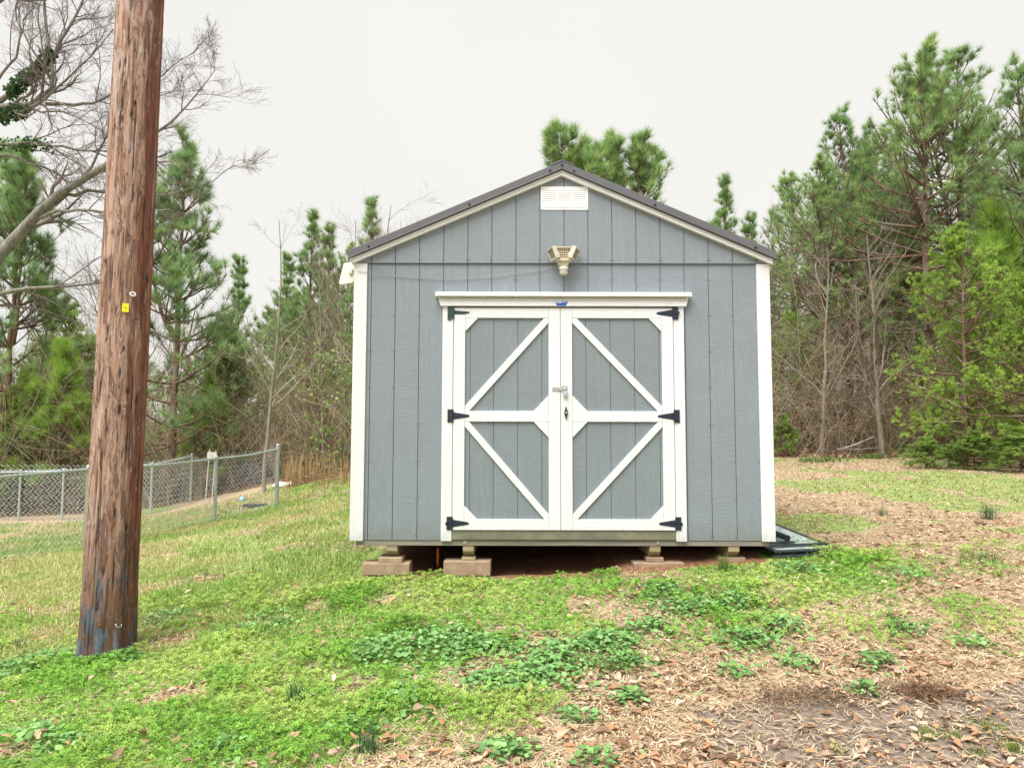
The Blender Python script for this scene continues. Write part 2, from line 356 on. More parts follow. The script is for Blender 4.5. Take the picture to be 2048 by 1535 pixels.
def m_pole():
    k = NT('weathered_pole_wood'); v = k.coord('Object'); xyz = k.n('SeparateXYZ', Vector=v)
    att = k.n('Attribute', _attribute_name='tint')      # R: height fraction 0..1, G: angle fraction, B: crack depth
    sep = k.n('SeparateColor', Color=att.outputs['Color']); crack = sep.outputs[2]; ang = sep.outputs[1]
    f1 = k.noise(k.coord('Object', (42, 42, 2.2)), 1, 7, .68, .5); f2 = k.noise(k.coord('Object', (14, 14, 1.1)), 1, 5, .6, .6)
    f3 = k.noise(k.coord('Object', (110, 110, 6)), 1, 4, .6); f4 = k.noise(k.coord('Object', (9, 9, 3.0)), 1, 5, .65, .5)
    grey = k.mix(k.ramp(f1, [(.32, 0.0), (.60, 1.0)]), (.17, .078, .048), (.42, .265, .195))
    grey = k.mix(k.math('MULTIPLY', k.ramp(f4, [(.35, 1.0), (.5, 0.0)]), .55), grey, (.52, .43, .39))
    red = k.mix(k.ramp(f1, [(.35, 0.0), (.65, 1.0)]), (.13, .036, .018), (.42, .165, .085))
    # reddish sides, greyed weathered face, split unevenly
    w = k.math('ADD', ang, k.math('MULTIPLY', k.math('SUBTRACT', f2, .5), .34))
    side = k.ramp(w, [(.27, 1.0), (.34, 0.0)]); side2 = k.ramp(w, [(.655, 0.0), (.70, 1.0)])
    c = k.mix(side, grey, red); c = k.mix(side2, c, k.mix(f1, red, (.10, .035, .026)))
    f5 = k.noise(k.coord('Object', (20, 20, 3.2), loc=(2, 4, 6)), 1, 7, .75, .9)
    c = k.mix(k.math('MULTIPLY', k.ramp(f5, [(.535, 0.0), (.575, 1.0)]), .8), c, k.mix(f1, (.08, .032, .022), (.24, .115, .075)))
    f6 = k.noise(k.coord('Object', (38, 38, 5.5), loc=(3, 7, 1)), 1, 6, .75, 1.2)
    c = k.mix(k.math('MULTIPLY', k.ramp(f6, [(.60, 0.0), (.625, 1.0)]), .85), c, (.045, .022, .016))
    c = k.mix(k.math('MULTIPLY', k.ramp(f6, [(.37, 1.0), (.395, 0.0)]), .7), c, (.56, .48, .44))
    # flaked blue-grey paint round the foot
    z = xyz.outputs[2]; pn = k.noise(k.coord('Object', (16, 16, 7), loc=(5, 1, 3)), 1, 6, .7, .4)
    pz = k.math('ADD', pn, k.math('MULTIPLY', k.math('SUBTRACT', .25, z), .16))
    pm = k.ramp(pz, [(.51, 0.0), (.545, 1.0)])
    paint = k.mix(k.ramp(k.noise(k.coord('Object', (12, 12, 4), loc=(1, 9, 4)), 1, 5, .6), [(.4, 0.0), (.6, 1.0)]), (.045, .095, .15), (.16, .18, .22))
    pm2 = k.math('MULTIPLY', pm, k.ramp(z, [(.45, 1.0), (.85, 0.0)]))
    c = k.mix(k.math('MULTIPLY', k.ramp(z, [(.2, .85), (1.0, 0.0)]), 1.0), c, k.mix(f2, (.03, .018, .014), (.20, .08, .035)))
    c = k.mix(k.math('MULTIPLY', pm2, .85), c, paint)
    rs = k.math('MULTIPLY', k.ramp(k.noise(k.coord('Object', (9, 9, 6), loc=(8, 3, 1)), 1, 4, .6), [(.6, 0.0), (.66, 1.0)]), k.ramp(z, [(.3, 1.0), (.8, 0.0)]))
    c = k.mix(k.math('MULTIPLY', rs, .8), c, (.30, .11, .035))
    c = k.mix(k.math('MULTIPLY', k.ramp(crack, [(.1, 0.0), (.6, 1.0)]), .85), c, (.018, .010, .008))
    hh = k.math('ADD', k.math('MULTIPLY', f1, .7), k.math('MULTIPLY', f3, .3))
    k.P(Base__Color=c, Roughness=.8, Normal=k.bump(k.math('SUBTRACT', k.math('ADD', hh, k.math('MULTIPLY', k.ramp(f5, [(.535, 0.0), (.575, 1.0)]), -.35)), k.math('MULTIPLY', k.ramp(f6, [(.60, 0.0), (.625, 1.0)]), .4)), .9, .014)); return k.m
POLE = m_pole()
def m_ground():
    k = NT('yard_ground'); v = k.coord('Object'); att = k.n('Attribute', _attribute_name='tint')
    sep = k.n('SeparateColor', Color=att.outputs['Color']); al = att.outputs['Alpha']
    n1 = k.noise(v, 3, 8, .7); n2 = k.noise(v, 24, 6, .7); n3 = k.noise(v, 110, 4, .65)
    straw = k.mix(k.ramp(n3, [(.35, 0.0), (.65, 1.0)]), (.27, .195, .12), (.58, .46, .30))
    straw = k.mix(k.math('MULTIPLY', k.ramp(n2, [(.4, 0.0), (.7, 1.0)]), .45), straw, (.20, .13, .08))
    green = k.mix(k.ramp(n3, [(.35, 0.0), (.65, 1.0)]), (.12, .18, .045), (.33, .42, .13))
    green = k.mix(k.math('MULTIPLY', k.ramp(n1, [(.45, 0.0), (.7, 1.0)]), .5), green, (.24, .22, .09))
    soil = k.mix(k.ramp(n2, [(.35, 0.0), (.65, 1.0)]), (.12, .092, .072), (.27, .22, .18))
    red = k.mix(k.ramp(n2, [(.35, 0.0), (.65, 1.0)]), (.13, .06, .032), (.27, .14, .08))
    wood = k.mix(k.ramp(n2, [(.35, 0.0), (.65, 1.0)]), (.07, .042, .026), (.25, .145, .08))
    def e(m, sharp=.08):
        return k.ramp(k.math('ADD', m, k.math('MULTIPLY', k.math('SUBTRACT', n2, .5), .6)), [(.5-sharp, 0.0), (.5+sharp, 1.0)])
    c = k.mix(e(sep.outputs[0]), straw, green); c = k.mix(e(al), c, wood)
    c = k.mix(e(sep.outputs[1]), c, soil); c = k.mix(e(sep.outputs[2]), c, red)
    hh = k.math('ADD', k.math('MULTIPLY', n2, .6), k.math('MULTIPLY', n3, .4))
    k.P(Base__Color=c, Roughness=.95, Normal=k.bump(hh, .7, .02)); k.b.inputs['Specular IOR Level'].default_value = .15; return k.m
GROUND = m_ground()
LEAFM = m_tint('green_leaf', .6, .3); NEEDLE = m_tint('pine_needle', .6, .48); DRY = m_tint('dry_leaf', .75, .15, .25, 40.0); TWIG = m_tint('twig', .9, 0)
BARKP = m_bark('pine_bark', (.085, .05, .035), (.25, .145, .105)); BARKG = m_bark('grey_bark', (.12, .10, .075), (.30, .27, .21), 5, 25)
BARKS = m_bark('pale_sapling_bark', (.16, .14, .10), (.30, .27, .21), 4, 20, .003)

# ------------------------------------------------------------------ ground
def grid_axis(segs):
    out = []
    for a, b, n in segs: out += list(np.linspace(a, b, n, endpoint=False))
    return np.array(out+[segs[-1][1]])
gx = grid_axis([(-120, -30, 18), (-30, -9, 50), (-9, 9, 260), (9, 30, 50), (30, 120, 18)])
gy = grid_axis([(-25, 0, 16), (0, 2.5, 15), (2.5, 12, 180), (12, 24, 90), (24, 60, 50), (60, 200, 20)])
X, Y = np.meshgrid(gx, gy); Z = H(X, Y)
def green_mask(x, y):
    """1 = living green cover, 0 = dead straw"""
    b = (-.5+(y-3.48)*1.5)
    m = sstep(.55, -.45, x-b+1.1*(fbm(x*1.1, y*1.1, 21)-.5))
    far = sstep(6.6, 8.0, y)*(x > -1.5)
    patch = sstep(.50, .60, fbm(x*.9, y*.9, 40))*.7
    rt_ = sstep(.9, 2.6, x+.8*(fbm(x*1.3, y*1.3, 23)-.5)); f6 = sstep(5.9, 6.7, y+.5*(fbm(x*1.4, y*1.4, 24)-.5))
    m = m*(1-f6)+f6*(patch*rt_+(1-rt_))
    # green strip running along in front of the right end of the shed
    m = np.maximum(m, .62*np.exp(-(((y-5.55-.1*x)/.33)**2))*sstep(2.5, 1.9, x)*sstep(.36, .46, fbm(x*2, y*2, 25)))
    # straw patches inside the green
    m = m*(1-.8*sstep(.60, .66, fbm(x*1.7, y*1.7, 55)))
    m = np.maximum(m, patch*sstep(4.3, 5.2, y)*.85*sstep(.6, 1.6, x))
    m = np.maximum(m, .38*sstep(4.1, 4.7, y)*(y < 6.8)*sstep(.42, .56, fbm(x*2.2, y*2.2, 29)))
    m = m*(1-.75*sstep(14.6, 15.6, y+.9*(fbm(x, y, 27)-.5))*(x < -5.0)*sstep(.30, .5, fbm(x*.7, y*.7, 28)+.1))
    return m
def soil_mask(x, y): return sstep(.7, 1.5, x+.9*(fbm(x*1.5, y*1.5, 77)-.5)*2)*sstep(4.35, 3.75, y+.5*(fbm(x*2, y*2, 78)-.5)+.0*x)
PB = G(220, 1312)
def red_mask(x, y):
    a = sstep(-1.3, -1.0, x)*(1-sstep(1.95, 2.25, x))*sstep(5.88, 6.05, y+.16*(vn(x*5, y*5, 5)-.5)-.08*(x < -.3)-.1*(x > 1.3))*(1-sstep(10.5, 11, y))
    b = np.exp(-(((x-PB[0]-.33)/.16)**2+((y-PB[1]-.12)/.10)**2))
    return np.maximum(a, b)
def wood_mask(x, y): 
    edge = 17.3+.9*(fbm(x*.4, y*.4, 91)-.5)*2+np.where(x < -5.2, 1.2, 0)-.0*x
    return sstep(-.4, .5, y-edge)
Cg = np.stack([green_mask(X, Y), soil_mask(X, Y), red_mask(X, Y), wood_mask(X, Y)], -1).reshape(-1, 4)
nx, ny = len(gx), len(gy); I = (np.arange(ny-1)[:, None]*nx+np.arange(nx-1)[None]).ravel()
ground = obj_np('ground', np.stack([X, Y, Z], -1).reshape(-1, 3), np.stack([I, I+1, I+nx+1, I+nx], -1), GROUND, col=Cg, smooth=True)
tag(ground, kind='structure')

# ------------------------------------------------------------------ the shed
XC, HW, FY, BY = .418, 1.733, 6.15, 11.0
XL, XR = XC-HW, XC+HW; SL = .43; ZA = 3.742                         # slope and apex of the gable siding
def roofz(x, apex): return apex-SL*abs(x-XC)
shed = thing('shed', 'large grey gabled storage shed with white trim and double doors raised on blocks', 'shed', (XC, FY, .42))
MB().box(XL+.01, XR-.01, FY+.016, FY+.03, .66, 2.97).prism([(XL+.01, 2.97), (XR-.01, 2.97), (XR-.01, roofz(XR, ZA-.02)), (XC, ZA-.02), (XL+.01, roofz(XL, ZA-.02))], FY+.0105, FY+.03).build('wall_backing', GAP, shed)
G0 = .437; ks = [G0+.2032*i for i in range(-10, 11)]
edges = [XL+.0]+[e for e in ks if XL+.06 < e < XR-.06]+[XR]
gp = .0023; DBX0, DBX1 = -.64, 1.5
for a, b in zip(edges[:-1], edges[1:]):
    a += gp; b -= gp
    MB().box(a, b, FY, FY+.0155, .662, 2.969).build('siding_board', SIDING, shed, bevel=.0012, seg=1)
    poly = [(a, 2.972), (b, 2.972), (b, roofz(b, ZA))]+([(XC, ZA)] if a < XC < b else [])+[(a, roofz(a, ZA))]
    MB().prism(poly, FY-.016, FY+.010).build('gable_board', SIDING, shed, bevel=.0012, seg=1)
nl = MB()
for i_, e_ in enumerate(edges[1:-1]):
    for z_ in list(np.arange(.70, 2.95, .305))+[3.0]:
        if DBX0 < e_ < DBX1 and z_ < 2.72: continue
        for q_ in ((-.012,) if i_ % 2 else (-.012, .014)):
            x_ = e_+q_; y_ = FY-(.0165 if z_ > 2.97 else .0004); nl.tube([(x_, y_-.0008, z_+.004*math.sin(i_*7+z_*9)), (x_, y_, z_)], .0042, 6)
tag(nl.build('siding_nails', m_plain('painted_nail_heads', (.10, .10, .10), .6), shed), kind='stuff')
# side and back walls
for s, x in ((-1, XL), (1, XR)):
    mb = MB(); y = FY+.03; xi, xo = sorted((x, x-s*.016))
    while y < BY-.02:
        y2 = min(y+.2032, BY); mb.box(xi, xo, y+.003, y2-.003, .662, 2.93); y = y2
    mb.box(*sorted((x-s*.016, x-s*.03)), FY+.031, BY, .662, 2.93, 1); mb.build('side_wall', [SIDING, GAP], shed)
MB().prism([(XL+.02, .662), (XR-.02, .662), (XR-.02, 2.97), (XC, ZA-.03), (XL+.02, 2.97)], BY, BY+.02).build('back_wall', SIDING, shed)
# corner boards: front face and side return
for s, x in ((-1, XL), (1, XR)):
    a, b = sorted((x-s*0, x-s*.093))
    mb = MB().box(a+(0 if s > 0 else -.018), b+(.018 if s > 0 else 0), FY-.02, FY-.001, .657, 2.968)
    a2, b2 = sorted((x+s*.001, x+s*.018)); mb.box(a2, b2, FY, FY+.09, .657, 2.93)
    mb.build('corner_trim', WHITE_V, shed, bevel=.003)
# roof: panels, rake boards, rake flashing, ridge cap
def slope_prism(mb, s, xa, xb, zt, zb, y0, y1, m=0):
    """band following the slope between offsets xa..xb from the ridge, zt/zb = apex heights of its top/bottom"""
    f = lambda d, ap: (XC+s*d, ap-SL*d)
    mb.prism([f(xa, zt), f(xb, zt), f(xb, zb), f(xa, zb)], y0, y1, m)
RY0 = 6.075
for s in (-1, 1):
    mb = MB(); slope_prism(mb, s, 0, HW+.035, 3.762, 3.718, RY0+.02, FY-.017); mb.build('rake_board', CREAMW, shed, bevel=.002)
    mb = MB(); slope_prism(mb, s, .0015, HW+.062, 3.834, 3.765, RY0, RY0+.0185)
    slope_prism(mb, s, .0015, HW+.062, 3.834, 3.826, RY0+.019, RY0+.12); slope_prism(mb, s, .0015, HW+.06, 3.774, 3.7655, RY0-.008, RY0-.0005)
    mb.build('rake_flashing', ROOF, shed, bevel=.002)
    mb = MB(); slope_prism(mb, s, .002, HW+.06, 3.816, 3.80, RY0+.021, BY+.05)
    for i in range(22):
        y = RY0+.14+i*.225
        if y < BY-.05: slope_prism(mb, s, .002, HW+.06, 3.832, 3.8162, y, y+.035)
    mb.build('roof_panel', ROOF, shed)
    mb = MB(); slope_prism(mb, s, 0, .095, 3.847, 3.8345, RY0-.004, BY+.06); mb.build('ridge_cap', ROOF, shed, bevel=.0015)
    mb = MB(); slope_prism(mb, s, HW-.25, HW+.045, 3.797, 3.765, FY+.031, BY); mb.build('rafter_edge', CREAMW, shed)
    for d in (.10, .78, 1.62):
        MB().tube([(XC+s*d, RY0-.012, 3.792-SL*d), (XC+s*d, RY0, 3.792-SL*d)], .0085, 6).build('screw', BLACK, shed)
    mb = MB().box(*sorted((XC+s*(HW-.01), XC+s*(HW+.04))), FY-.012, BY, 2.972, 3.0); mb.build('soffit', SIDING, shed)
MB().tube([(XC, RY0-.012, 3.80), (XC, RY0, 3.80)], .0085, 6).build('screw', BLACK, shed)
# gable vent
vent = MB().box(.24, .643, FY-.021, FY-.0165, 3.43, 3.632).build('vent', VENTM, shed, bevel=.001)
for r in range(9):
    for cx in range(3):
        x0 = .258+cx*.126; z = 3.452+r*.0185
        MB().prism([(FY-.0215, z), (FY-.0255, z+.0018), (FY-.0215, z+.0085)], x0, x0+.116, axis='x').build('louvre', VENTM, vent, base=(XC, FY, .42))
for x in (.25, .4415, .633):
    for z in (3.438, 3.624): MB().tube([(x, FY-.024, z), (x, FY-.0212, z)], .0042, 8).build('vent_screw', ZINC, vent, base=(XC, FY, .42))
# rim joist, skids, floor
MB().box(XL+.03, XR-.03, FY+.006, FY+.042, .617, .6605).box(XL+.03, XL+.068, FY+.043, BY-.02, .617, .66).box(XR-.068, XR-.03, FY+.043, BY-.02, .617, .66).build('rim_joist', JOIST, shed, bevel=.003)
MB().box(XL+.07, XR-.07, FY+.044, BY-.03, .625, .659).build('floor', GAP, shed)
SX = [XC+d for d in (-1.405, -.775, .765, 1.415)]
for x in SX:
    y0 = FY+.012; MB().prism([(y0, .6165), (BY-.1, .6165), (BY-.1, .522), (y0+.075, .522), (y0, .572)], x-.045, x+.045, axis='x').build('skid', SKID, shed, bevel=.003)
for x in (-.42+XC-.0, XC+.79-.0):
    pass
for x in (-.384, 1.205):
    MB().tube([(x, FY-.004, .643), (x, FY+.0058, .643)], .010, 6).tube([(x, FY-.0005, .643), (x, FY+.0055, .643)], .0155, 14).build('bolt', ZINC, shed)
# threshold of diamond plate
th = MB().box(-.492, 1.352, FY-.014, FY-.001, .6715, .742)
for r in range(5):
    for cx in range(92):
        x = -.485+cx*.02+(.01 if r % 2 else 0); z = .681+r*.0125
        if x > 1.33: continue
        s = 1 if (cx+r) % 2 else -1
        M = Matrix.Translation((x+.004, FY-.0146, z)) @ Matrix.Rotation(s*.78, 4, 'Y')
        th.add([tuple(M @ Vector(p)) for p in ((-.007, 0, 0), (0, 0, .002), (.007, 0, 0), (0, 0, -.002), (0, -.0016, 0))], [(0, 1, 4), (1, 2, 4), (2, 3, 4), (3, 0, 4)])
th.build('threshold', PLATE, shed)
# door frame
DL, DM, DR = -.489, .4035, 1.347; DT, DB = 2.589, .748
MB().box(-.583, DL-.005, FY-.022, FY-.001, .6565, 2.6).build('door_casing', WHITE_V, shed, bevel=.003)
MB().box(DR+.005, 1.440, FY-.022, FY-.001, .6565, 2.6).build('door_casing', WHITE_V, shed, bevel=.003)
MB().prism([(-.622, 2.678), (-.600, 2.602), (1.457, 2.602), (1.480, 2.678)], FY-.044, FY-.0005).build('door_header', WHITE_H, shed, bevel=.003)
MB().prism([(-.644, 2.679), (-.640, 2.716), (1.498, 2.716), (1.503, 2.679)], FY-.072, FY-.0005).build('header_cap', WHITE_H, shed, bevel=.004)
MB().box(-.60, 1.46, FY-.068, FY-.045, 2.6705, 2.6785).build('cap_shadow_strip', m_plain('cap_shade_olive', (.23, .22, .15), .9, 0, .4, 30, .3), shed)  # olive-dark strip standing in for the shade under the header cap
MB().box(DL-.004, DR+.004, FY-.0008, FY-.0003, DB-.004, DT+.012).build('door_opening', GAP, shed)
# badge
bx, bz = .412, 2.632
bd = MB().prism([(bx-.052, bz+.010), (bx-.052, bz-.001), (bx-.034, bz-.027), (bx+.034, bz-.027), (bx+.052, bz-.001), (bx+.052, bz+.010)], FY-.0475, FY-.0445).build('badge', BLUEP, shed, bevel=.0008)
SB = (XC, FY, .42)
MB().box(bx-.049, bx+.004, FY-.0485, FY-.0478, bz-.004, bz+.0085).build('badge_plate', BADGEW, bd, base=SB)
MB().prism([(bx-.044, bz+.0105), (bx-.016, bz+.031), (bx-.013, bz+.031), (bx+.008, bz+.0105), (bx+.002, bz+.0105), (bx-.0145, bz+.0255), (bx-.034, bz+.0105)], FY-.048, FY-.0446).build('badge_mountain', BADGEW, bd, base=SB)
def text_obj(s, name, size, mat, loc, parent, base, rotm=None, ext=.0006, scale=(1, 1, 1)):
    cu = bpy.data.curves.new(name, 'FONT'); cu.body = s; cu.size = size; cu.extrude = ext; cu.align_x = 'CENTER'; cu.align_y = 'CENTER'
    o = bpy.data.objects.new(name, cu); COL.objects.link(o); dg = bpy.context.evaluated_depsgraph_get()
    me = bpy.data.meshes.new_from_object(o.evaluated_get(dg)); bpy.data.objects.remove(o)
    M = (rotm if rotm is not None else Matrix.Rotation(PI/2, 4, 'X')) @ Matrix.Diagonal((*scale, 1))
    me.transform(Matrix.Translation(Vector(loc)-Vector(base)) @ M); me.materials.clear(); me.materials.append(mat)
    return link(bpy.data.objects.new(name, me), parent)
text_obj('RHINO', 'badge_lettering', .0125, BLUEP, (bx-.0225, FY-.0490, bz+.0022), bd, SB, scale=(1.15, 1, 1))
text_obj('SHEDS', 'badge_lettering', .0125, BADGEW, (bx+.027, FY-.0482, bz+.0022), bd, SB, scale=(1.05, 1, 1))

# doors: leaf > boards, stiles, rails, braces, gussets, hinges
def door(side):
    a, b = (DL, DM-.002) if side < 0 else (DM+.002, DR)
    o_, i_ = (a, b) if side < 0 else (b, a)                        # hinge side, meeting side
    d = MB().box(a+.002, b-.002, FY-.004, FY-.001, DB+.002, DT-.002).build('door', GAP, shed)
    def part(mb, name, mat, bev=.002): return mb.build(name, mat, d, bevel=bev, base=SB)
    gr = [-.35, -.153, .048, .249] if side < 0 else [.618, .821, 1.025, 1.23]
    ed = [a+.09]+gr+[b-.09]
    for p, q in zip(ed[:-1], ed[1:]): part(MB().box(p+gp, q-gp, FY-.0095, FY-.0042, DB+.08, DT-.08), 'door_board', SIDING_D, .001)
    W_, y0, y1 = .096, FY-.026, FY-.0043
    part(MB().box(*sorted((o_, o_-side*W_)), y0, y1, DB, DT), 'stile', WHITE_V); part(MB().box(*sorted((i_, i_+side*W_)), y0, y1, DB, DT), 'stile', WHITE_V)
    xa, xb = sorted((o_-side*(W_+.001), i_+side*(W_+.001))); zt, zm1, zm0, zb = DT-.085, 1.725, 1.637, DB+.088
    for z0, z1 in ((zt, DT), (zm0, zm1), (DB, zb)): part(MB().box(xa, xb, y0, y1, z0, z1), 'rail', WHITE_H)
    g = .105; xo, xi = (xa, xb) if side < 0 else (xb, xa); e = .0008; s = -side
    # corner gussets (outer top and bottom, inner above and below the middle rail)
    for x, z, sx, sz in ((xo, zt, s, -1), (xo, zb, s, 1), (xi, zm1, -s, 1), (xi, zm0, -s, -1)):
        x += sx*e; z += sz*e; g = .105 if x*side > xi*side+.2 or abs(x-xo) < .01 else .124; part(MB().prism([(x, z), (x+sx*g, z), (x, z+sz*g*1.05)], y0+.001, y1-.001), 'gusset', WHITE_V, .001)
    # diagonal braces
    def brace(p, q, wd=.027):
        px_, pz_ = p; qx, qz = q; L = math.hypot(qx-px_, qz-pz_); sx = 1 if qx > px_ else -1; sz = 1 if qz > pz_ else -1
        w = wd*L/abs(qz-pz_); h = wd*L/abs(qx-px_)
        poly = [(px_, pz_), (px_+sx*w, pz_), (qx, qz-sz*h), (qx, qz), (qx-sx*w, qz), (px_, pz_+sz*h)]
        part(MB().prism(poly, y0+.002, y1-.001), 'brace', WHITE_H, .0015)
    brace((xo+s*e, zm1+e), (xi-s*e, zt-e)); brace((xo+s*e, zm0-e), (xi-s*e, zb+e))
    for j, z in enumerate((2.546, 1.684, .803)):
        mt = IRONG if (side < 0 and j == 0) else IRON; xh = o_+side*.0; y2 = y0-.0035; h = MB()
        if mt is IRONG:
            h.prism([(xh+side*.052, z+.052), (xh+side*.004, z+.052), (xh+side*.004, z-.03), (xh+side*.022, z-.062), (xh+side*.052, z-.062)][::1], y2, y2+.003)
            h.prism([(xh-side*.001, z+.022), (xh-side*.130, z+.010), (xh-side*.132, z+.0), (xh-side*.09, z-.012), (xh-side*.001, z-.012)], y2, y2+.003)
            h.box(*sorted((xh-side*.001, xh-side*.128)), y2-.002, y2-.0001, z+.001, z+.004)
        else:
            h.box(*sorted((xh+side*.046, xh+side*.006)), y2, y2+.003, z-.054, z+.054)
            h.prism([(xh-side*.004, z+.030), (xh-side*.125, z+.010), (xh-side*.136, z+.005), (xh-side*.138, z), (xh-side*.136, z-.006), (xh-side*.125, z-.011), (xh-side*.004, z-.030)], y2, y2+.003)
            for q in (.03, .07, .115): h.tube([(xh-side*q, y2-.003, z), (xh-side*q, y2-.0001, z)], .0045, 8)
            for q in (-.034, .034): h.tube([(xh+side*.028, y2-.003, z+q), (xh+side*.028, y2-.0001, z+q)], .0045, 8)
        h.tube([(xh+side*.001, y2-.003, z-.052), (xh+side*.001, y2-.003, z+.052)], .0062, 10)
        if j == 2 or (side > 0 and j == 0): h.tube([(xh+side*.044, y2-.010, z-(.012 if j == 2 else -.0)+.008), (xh+side*.044, y2, z)], .013, 8)
        ho = part(h, 'hinge', mt, .0008)
        if mt is IRONG: tag(ho, 'green black hinge with a bent plate')
    return d
door_l = door(-1); door_r = door(1)
# hasp on the left leaf reaching over the right one, turn handle, padlock
yh = FY-.0262
hp = MB().box(.335, .383, yh-.004, yh-.0005, 1.890, 1.924).box(.3835, .452, yh-.008, yh-.0045, 1.894, 1.920).tube([(.3833, yh-.006, 1.889), (.3833, yh-.006, 1.925)], .0042, 8)
for x, z in ((.343, 1.897), (.343, 1.917), (.371, 1.897), (.371, 1.917)): hp.tube([(x, yh-.006, z), (x, yh-.0041, z)], .0035, 6)
hp.box(.410, .462, yh-.0035, yh-.0005, 1.886, 1.936); hp.build('hasp', ZINC, door_l, base=SB, bevel=.001)
tp = [(.4445, 1.760), (.4525, 1.760), (.4555, 1.738), (.4625, 1.722), (.4625, 1.702), (.4555, 1.684), (.4525, 1.660), (.4445, 1.660), (.4415, 1.684), (.4345, 1.702), (.4345, 1.722), (.4415, 1.738)]
hd = MB().prism([(x, z-.0) for x, z in tp], yh-.016, yh-.002).build('turn_handle', BLACK, door_r, base=SB, bevel=.003)
MB().tube([(.4485, yh-.021, 1.712), (.4485, yh-.0165, 1.712)], .009, 14).build('lock_cylinder', ZINC, door_r, base=SB)
pl = thing('padlock', 'small silver padlock hanging from the hasp between the shed doors', 'padlock', (.440, yh-.01, 1.86))
MB().prism([(.424, 1.848), (.424, 1.882), (.428, 1.886), (.456, 1.886), (.460, 1.882), (.460, 1.848), (.456, 1.844), (.428, 1.844)], yh-.026, yh-.006).build('lock_body', m_plain('brushed_steel_blue', (.5, .56, .6), .3, .7, .1, 50, .05), pl, bevel=.003)
MB().tube([(.430, yh-.016, 1.884), (.430, yh-.016, 1.900)]+[(.442-.012*math.cos(a), yh-.016, 1.900+.013*math.sin(a)) for a in np.linspace(.3, PI-.3, 6)]+[(.454, yh-.016, 1.900), (.454, yh-.016, 1.884)], .0036, 8).build('shackle', ZINC, pl)
MB().tube([(.442, yh-.005, 1.9075), (.442, yh-.024, 1.9075)], .0045, 8).build('staple', ZINC, door_r, base=SB)

# ------------------------------------------------------------------ solar security light, its panel and cable
fl = thing('security_light', 'cream three-headed floodlight with round motion sensor above the shed doors', 'floodlight', (.43, FY-.02, 2.99))
def lamp_head(x, y, z, w, h, yaw, pitch, lip=True, flare=0):
    M = Matrix.Translation((x, y, z)) @ Matrix.Rotation(flare, 4, 'Y') @ Matrix.Rotation(yaw, 4, 'Z') @ Matrix.Rotation(pitch, 4, 'X')
    mb = MB(); t = .012
    mb.box(-w/2, w/2, .006, .026, -h/2, h/2, 0, M)
    for r in ((-w/2, w/2, -.012, .0055, h/2-t, h/2), (-w/2, w/2, -.012, .0055, -h/2, -h/2+t), (-w/2, -w/2+t, -.0118, .0054, -h/2+t+.0004, h/2-t-.0004), (w/2-t, w/2, -.0118, .0054, -h/2+t+.0004, h/2-t-.0004)): mb.box(*r, 0, M)
    mb.prism([(-w/2+.01, -.03), (w/2-.01, -.03), (w/2-.03, .03), (-w/2+.03, .03)], .027, .045, 0, 'y', M)
    if lip: mb.box(-w/2+t, w/2-t, -.010, .005, -h/2+t+.001, -h/2+t+.009, 2, M)
    hd_ = mb.build('lamp_head', [CREAM, LED, CREAM2], fl, bevel=.003)
    g = MB()
    g.box(-w/2+t+.001, w/2-t-.001, .0035, .0055, -h/2+t+.001, h/2-t-.001, 0, M)
    nx_ = max(2, int((w-2*t)/.014)); nz_ = int((h-2*t)/.016)
    for i in range(nx_):
        for j in range(nz_):
            cx_ = -w/2+t+(i+.5)*(w-2*t)/nx_; cz = -h/2+t+(j+.5)*(h-2*t)/nz_; g.box(cx_-.0045, cx_+.0045, -.002, .003, cz-.005, cz+.005, 1, M)
    g.build('led_grid', [LENS if w < .12 else LED, CREAM2 if w >= .12 else SENS], hd_, base=parent_base(fl))
lamp_head(.428, FY-.115, 3.028, .132, .118, 0, .10)
lamp_head(.335, FY-.100, 3.030, .105, .105, -1.12, .10, False, -.30); lamp_head(.523, FY-.100, 3.030, .105, .105, 1.12, .10, False, .30)
MB().tube([(.36, FY-.07, 3.02), (.50, FY-.07, 3.02)], .013, 10).build('pivot_bar', CREAM, fl)
MB().prism([(.377, 2.975), (.479, 2.975), (.465, 2.928), (.450, 2.922), (.406, 2.922), (.391, 2.928)], FY-.095, FY-.0165).build('light_body', CREAM, fl, bevel=.008, seg=3)
MB().box(.39, .466, FY-.030, FY-.0165, 2.925, 3.06).build('wall_mount', CREAM, fl, bevel=.003)
MB().tube([(.428, FY-.075, 2.945), (.428, FY-.082, 2.915)], .012, 10).build('sensor_neck', CREAM, fl)
sn = MB(); cy = FY-.085
sn.tube([(.429, cy, 2.916), (.429, cy, 2.922), (.429, cy, 2.903)][:0] or [(.429, cy, 2.924), (.429, cy, 2.917), (.429, cy, 2.901)], [.026, .0375, .0375], 20, 0)
sn.tube([(.429, cy, 2.9005), (.429, cy, 2.872)], [.0345, .0335], 20, 1)
sn.tube([(.429, cy, 2.8715), (.429, cy, 2.864), (.429, cy, 2.858)], [.0355, .034, .024], 20, 0)
sn.build('motion_sensor', [CREAM2, SENS], fl)
MB().tube([(.383, FY-.04, 2.99), (.379, FY-.045, 2.96), (.386, FY-.05, 2.925), (.40, FY-.07, 2.905)], .0022, 6).build('sensor_wire', CREAM2, fl)
sp = thing('solar_panel', 'small cream plastic panel jutting from the left edge of the shed', 'solar panel', (XL-.02, FY+.16, 2.9))
pc = P(695.5, 546, FY+.13); M = Matrix.Translation(pc) @ Matrix.Rotation(math.radians(-34), 4, 'Z') @ Matrix.Rotation(math.radians(-14), 4, 'X') @ Matrix.Rotation(math.radians(2), 4, 'Y')
